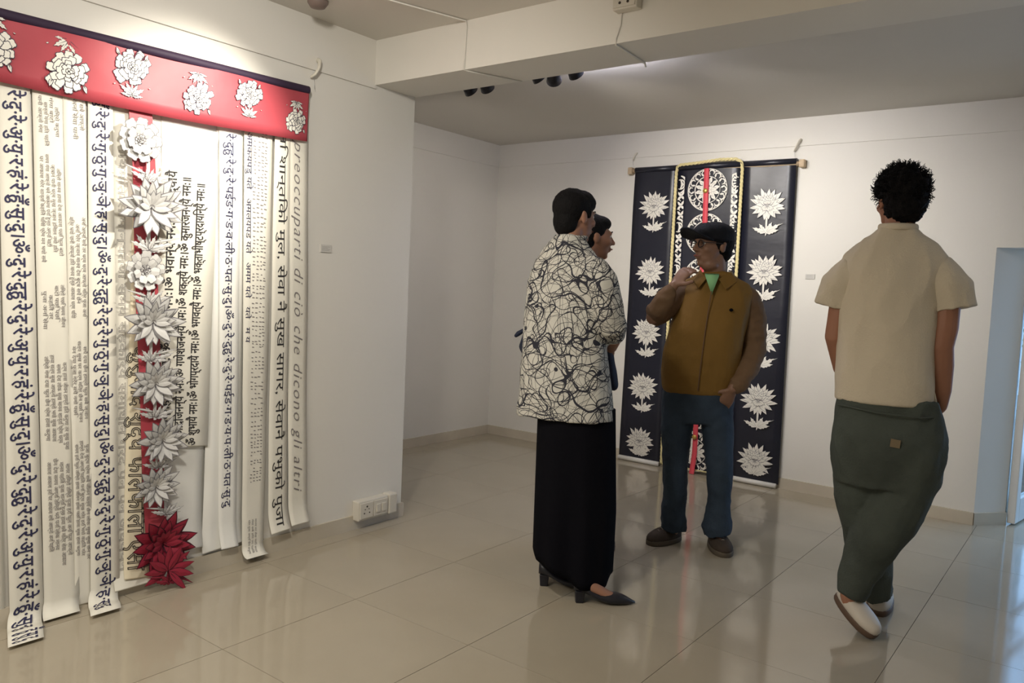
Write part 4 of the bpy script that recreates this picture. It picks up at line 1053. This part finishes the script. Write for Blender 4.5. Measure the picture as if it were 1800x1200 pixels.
for q in (-1, 1):   # collar wings
    mb = MB(); vs = []
    base = [(.0+q*.075, .02, 1.435), (.0+q*.070, -.055, 1.425), (-.012+q*.030, -.105, 1.385)]
    outr = [(.0+q*.105, .02, 1.395), (.0+q*.105, -.080, 1.375), (-.012+q*.066, -.130, 1.335)]
    for p in base+outr: vs.append(p)
    for p in base+outr: vs.append((p[0], p[1]+.005, p[2]-.004))
    mb.add(vs, [(0,1,4,3),(1,2,5,4),(6,9,10,7),(7,10,11,8),(3,4,10,9),(4,5,11,10),(2,8,11,5),(0,3,9,6),(0,6,7,1),(1,7,8,2)] if q > 0 else [(0,3,4,1),(1,4,5,2),(6,7,10,9),(7,8,11,10),(3,9,10,4),(4,10,11,5),(2,5,11,8),(0,6,9,3),(0,1,7,6),(1,2,8,7)])
    bevel(mb.build('collar_wing', OCHRE, jk), .003)
mb = MB(); mb.add([(-.050, -.112, 1.400), (.018, -.112, 1.400), (-.012, -.150, 1.305), (-.050, -.09, 1.41), (.018, -.09, 1.41), (-.012, -.12, 1.31)], [(0, 2, 1), (3, 4, 5), (0, 1, 4, 3), (1, 2, 5, 4), (2, 0, 3, 5)])
mb.build('undershirt', GREENT, C_, True)
def ondisp(pts, y0, r): return [((x, y, z), r) for x, y, z in pts]
MB().tube([((-.014, -.146, 1.32), .003), ((-.024, -.155, 1.22), .003), ((-.034, -.168, 1.1), .003), ((-.044, -.170, .95), .003), ((-.050, -.150, .83), .003)], 6).build('zip', OCHRE_S, jk, True)
MB().ell((.085, -.140, 1.235), (.010, .004, .008), None, 10).build('chest_badge', BLACKC, jk, True)
# jeans
mb = MB(); mb.rings([(-.050, 0, .86, .175, .125), (-.050, 0, .78, .184, .132), (-.050, 0, .70, .180, .125), (-.052, 0, .65, .168, .11)], 28)
mb.tube([((-.143, 0, .72), .090, .10), ((-.145, -.01, .62), .085, .095), ((-.143, -.01, .50), .073, .085), ((-.142, -.01, .40), .066, .078), ((-.138, .01, .25), .062, .072), ((-.137, .015, .14), .062, .070), ((-.134, .02, .07), .066, .074)], 20, (1, 0, 0), rnd=False)
mb.tube([((.045, 0, .72), .086, .10), ((.058, -.01, .62), .082, .095), ((.072, -.015, .50), .072, .085), ((.082, -.02, .42), .066, .08), ((.088, -.0, .28), .062, .072), ((.086, .0, .18), .066, .075), ((.082, .0, .12), .076, .082), ((.090, .0, .075), .070, .078)], 20, (1, 0, 0), rnd=False)
solid('jeans', mb, DENIM, C_, .008, 3, lambda co, n: folds(.006, 9, 9, 6, .002)(co, n)*(1.6 if co.z < .25 else 1))
shoe(C_, 'shoe', (-.105, .095, 0), (-.62, -.78), .235, SHOE_C, SOLE_C, .048, .085)
shoe(C_, 'shoe', (.078, .105, 0), (.22, -.97), .25, SHOE_C, SOLE_C, .050, .085)

# ---------------------------------------------------------------- man in the cream shirt, from behind
R_ = thing('person', 'person with tousled black curls in a cream short-sleeved shirt and baggy olive trousers, walking away', 'person', (2.379, -2.113, 0), radians(11.93), 'visitors in the gallery')
HC = (.015, .02, 1.690); HF = (-.38, .92, 0)
mb = MB(); head_mb(mb, HC, HF, .98)
mb.rings([(.03, 0, .86, .14, .10), (.02, 0, 1.1, .14, .10), (.015, 0, 1.35, .15, .09), (.015, 0, 1.46, .12, .06), (.01, .0, 1.53, .05, .05)], 20)
mb.tube([((.155, .0, 1.41), .05), ((.200, -.01, 1.32), .050), ((.200, -.015, 1.22), .047), ((.192, -.010, 1.15), .045), ((.200, .01, 1.08), .044), ((.210, .03, .98), .034), ((.208, .05, .915), .027)], 14)
hand(mb, (.206, .06, .915), (-.10, .25, -.95), (1, 0, 0), .98, .45, 1)
mb.tube([((-.125, .0, 1.41), .05), ((-.162, .01, 1.30), .046), ((-.178, .02, 1.16), .040), ((-.150, .10, 1.03), .033), ((-.09, .17, .98), .026)], 14)
hand(mb, (-.09, .17, .98), (.7, .5, -.3), (-.3, .6, .5), .98, .5, 1)
mb.tube([((-.03, .02, .88), .10), ((.02, .10, .50), .062), ((.060, .24, .12), .04), ((.062, .26, .07), .036)], 12)
mb.tube([((.10, .0, .88), .10), ((.06, .02, .52), .062), ((-.045, .0, .19), .042), ((-.055, -.01, .13), .036)], 12)
mb.tube([((.062, .26, .07), .034), ((.065, .33, .04), .026), ((.066, .38, .03), .020, .03)], 10)
mb.tube([((-.055, -.01, .12), .032), ((-.02, -.03, .075), .026), ((.02, -.045, .035), .018)], 10)
solid('body', mb, SKIN_R, R_, .0055, 3); face_parts(R_, HC, HF, .98)
T = local(HC, .98, HF); fm = Vector(HF).normalized(); sm = fm.cross(Vector((0, 0, 1))).normalized(); RR = Matrix((sm, fm, sm.cross(fm))).transposed()
mb = MB(); mb.ell(T((0, -.020, .050)), (.092, .103, .085), RR, 28).ell(T((0, -.055, -.015)), (.078, .068, .070), RR, 24).ell(T((0, .03, .075)), (.078, .08, .060), RR, 24)
hr = solid('hair', mb, HAIR, R_, .006, 1, folds(.012, 34, 34, 3, .006))
rnd = random.Random(5); mb = MB(); C0 = T((0, -.018, .035))
for k in range(1100):
    v = Vector((rnd.gauss(0, 1), rnd.gauss(0, 1), rnd.gauss(0, 1)+.25)).normalized()
    lo = v.dot(fm)
    if v.z < -.55 or (v.z < .1 and lo > .35): continue
    rr = .088+.010*max(0, v.z)+.006*max(0, -lo); p = C0+Vector((v.x*rr, v.y*rr, v.z*(rr+.004)))
    a = v.cross(Vector((rnd.gauss(0, 1), rnd.gauss(0, 1), rnd.gauss(0, 1)))).normalized(); b_ = v.cross(a)
    ln = rnd.uniform(.010, .026); cr = rnd.uniform(.004, .008); pts = []
    for i in range(5):
        t = i/4; pts.append((p+v*ln*t+(a*cos(t*5)+b_*sin(t*5))*cr*t, .0019*(1-.6*t)))
    mb.tube(pts, 4, rnd=False)
tag(mb.build('curl', HAIR, hr, True), kind='stuff')
# shirt
mb = MB(); mb.rings([(.012, .005, .918, .176, .135), (.010, .005, 1.0, .178, .138), (.006, .005, 1.15, .176, .135), (.008, .005, 1.28, .178, .130), (.012, .005, 1.36, .184, .125), (.014, .005, 1.43, .196, .114), (.015, .005, 1.485, .184, .100), (.016, .005, 1.53, .140, .086), (.016, .002, 1.562, .094, .076), (.016, -.002, 1.588, .070, .068)], 32, p=2.4)
mbR = MB(); mbR.tube([((.12, .0, 1.40), .070), ((.165, -.0, 1.41), .080), ((.202, -.005, 1.365), .080), ((.222, -.012, 1.285), .068, .084)], 20, (1, 0, 0), rnd=False)
mbL = MB(); mbL.tube([((-.09, .0, 1.40), .070), ((-.130, .0, 1.41), .080), ((-.166, .005, 1.36), .078), ((-.186, .01, 1.275), .062, .082)], 20, (1, 0, 0), rnd=False)
_fs = folds(.011, 7, 3.5, 1, .0015)
sh_ = solid('shirt', mb, CREAM, R_, .007, 4, lambda c, n: _fs(c, n)*min(1, max(0, (c.z-.93)*8)))
for q_ in (mbR, mbL): solid('sleeve', q_, CREAM, R_, .006, 3, folds(.008, 10, 6, 2, .0015))
mb = MB(); L = []
for i in range(25):
    a = i*2*pi/24; L.append(((.017+.066*cos(a), -.003+.066*sin(a), 1.590), .013, .005))
mb.tube(L, 8, (0, 0, 1), caps=False); mb.build('neckband', CREAM, sh_, True)
mb = MB().tube([((.176, -.035, 1.0), .002), ((.183, -.030, .96), .006, .003), ((.190, -.020, .915), .011, .004)], 8, (1, 0, 0)); mb.build('side_vent_flap', CREAM, sh_, True)
# trousers: baggy, legs crossing mid stride
mb = MB(); mb.rings([(.030, 0, .945, .180, .125), (.035, 0, .88, .192, .135), (.042, -.005, .80, .202, .150), (.046, -.005, .72, .204, .152), (.044, -.0, .66, .196, .145), (.040, .01, .60, .186, .135)], 30)
mb.tube([((-.055, .03, .72), .105, .125), ((-.045, .06, .58), .105, .12), ((-.018, .10, .44), .098, .11), ((.010, .16, .30), .090, .10), ((.030, .22, .18), .078, .09), ((.055, .25, .08), .066, .08)], 22, (1, 0, 0), rnd=False)
mb.tube([((.130, .0, .76), .110, .125), ((.125, .0, .64), .112, .125), ((.085, .0, .52), .108, .12), ((.035, .0, .40), .100, .11), ((-.005, .01, .29), .088, .095), ((-.035, .01, .20), .070, .08), ((-.050, .0, .135), .052, .062)], 22, (1, 0, 0), rnd=False)
tr_ = solid('trousers', mb, OLIVE, R_, .008, 3, folds(.016, 6, 5, 9, .004))
mb = MB(); mb.add([(.045, -.157, .775), (.078, -.156, .772), (.080, -.156, .802), (.047, -.157, .805), (.045, -.161, .775), (.078, -.160, .772), (.080, -.160, .802), (.047, -.161, .805)], [(4, 5, 6, 7), (0, 3, 2, 1), (0, 1, 5, 4), (1, 2, 6, 5), (2, 3, 7, 6), (3, 0, 4, 7)])
mb.build('waist_patch', mat('tan_patch', (.20, .15, .085), .7), tr_)
MB().tube([((-.145, -.10, .905), .004), ((0, -.148, .893), .004), ((.14, -.135, .888), .004), ((.205, -.06, .89), .004)], 6).build('waistband_seam', OLIVE, tr_, True)
shoe(R_, 'shoe', (.055, .20, 0), (.05, 1), .27, SHOEW, SOLEB, .046, .08, laces=False)
# rear foot with the heel lifted, sole showing
d_ = Vector((.78, -.62, 0)); 
shoe(R_, 'shoe', (-.105, .045, .112), (.80, -.60), .215, SHOEW, SOLEB, .044, .070, pitch=.52, label='white leather shoe with brown sole, heel lifted', laces=False)
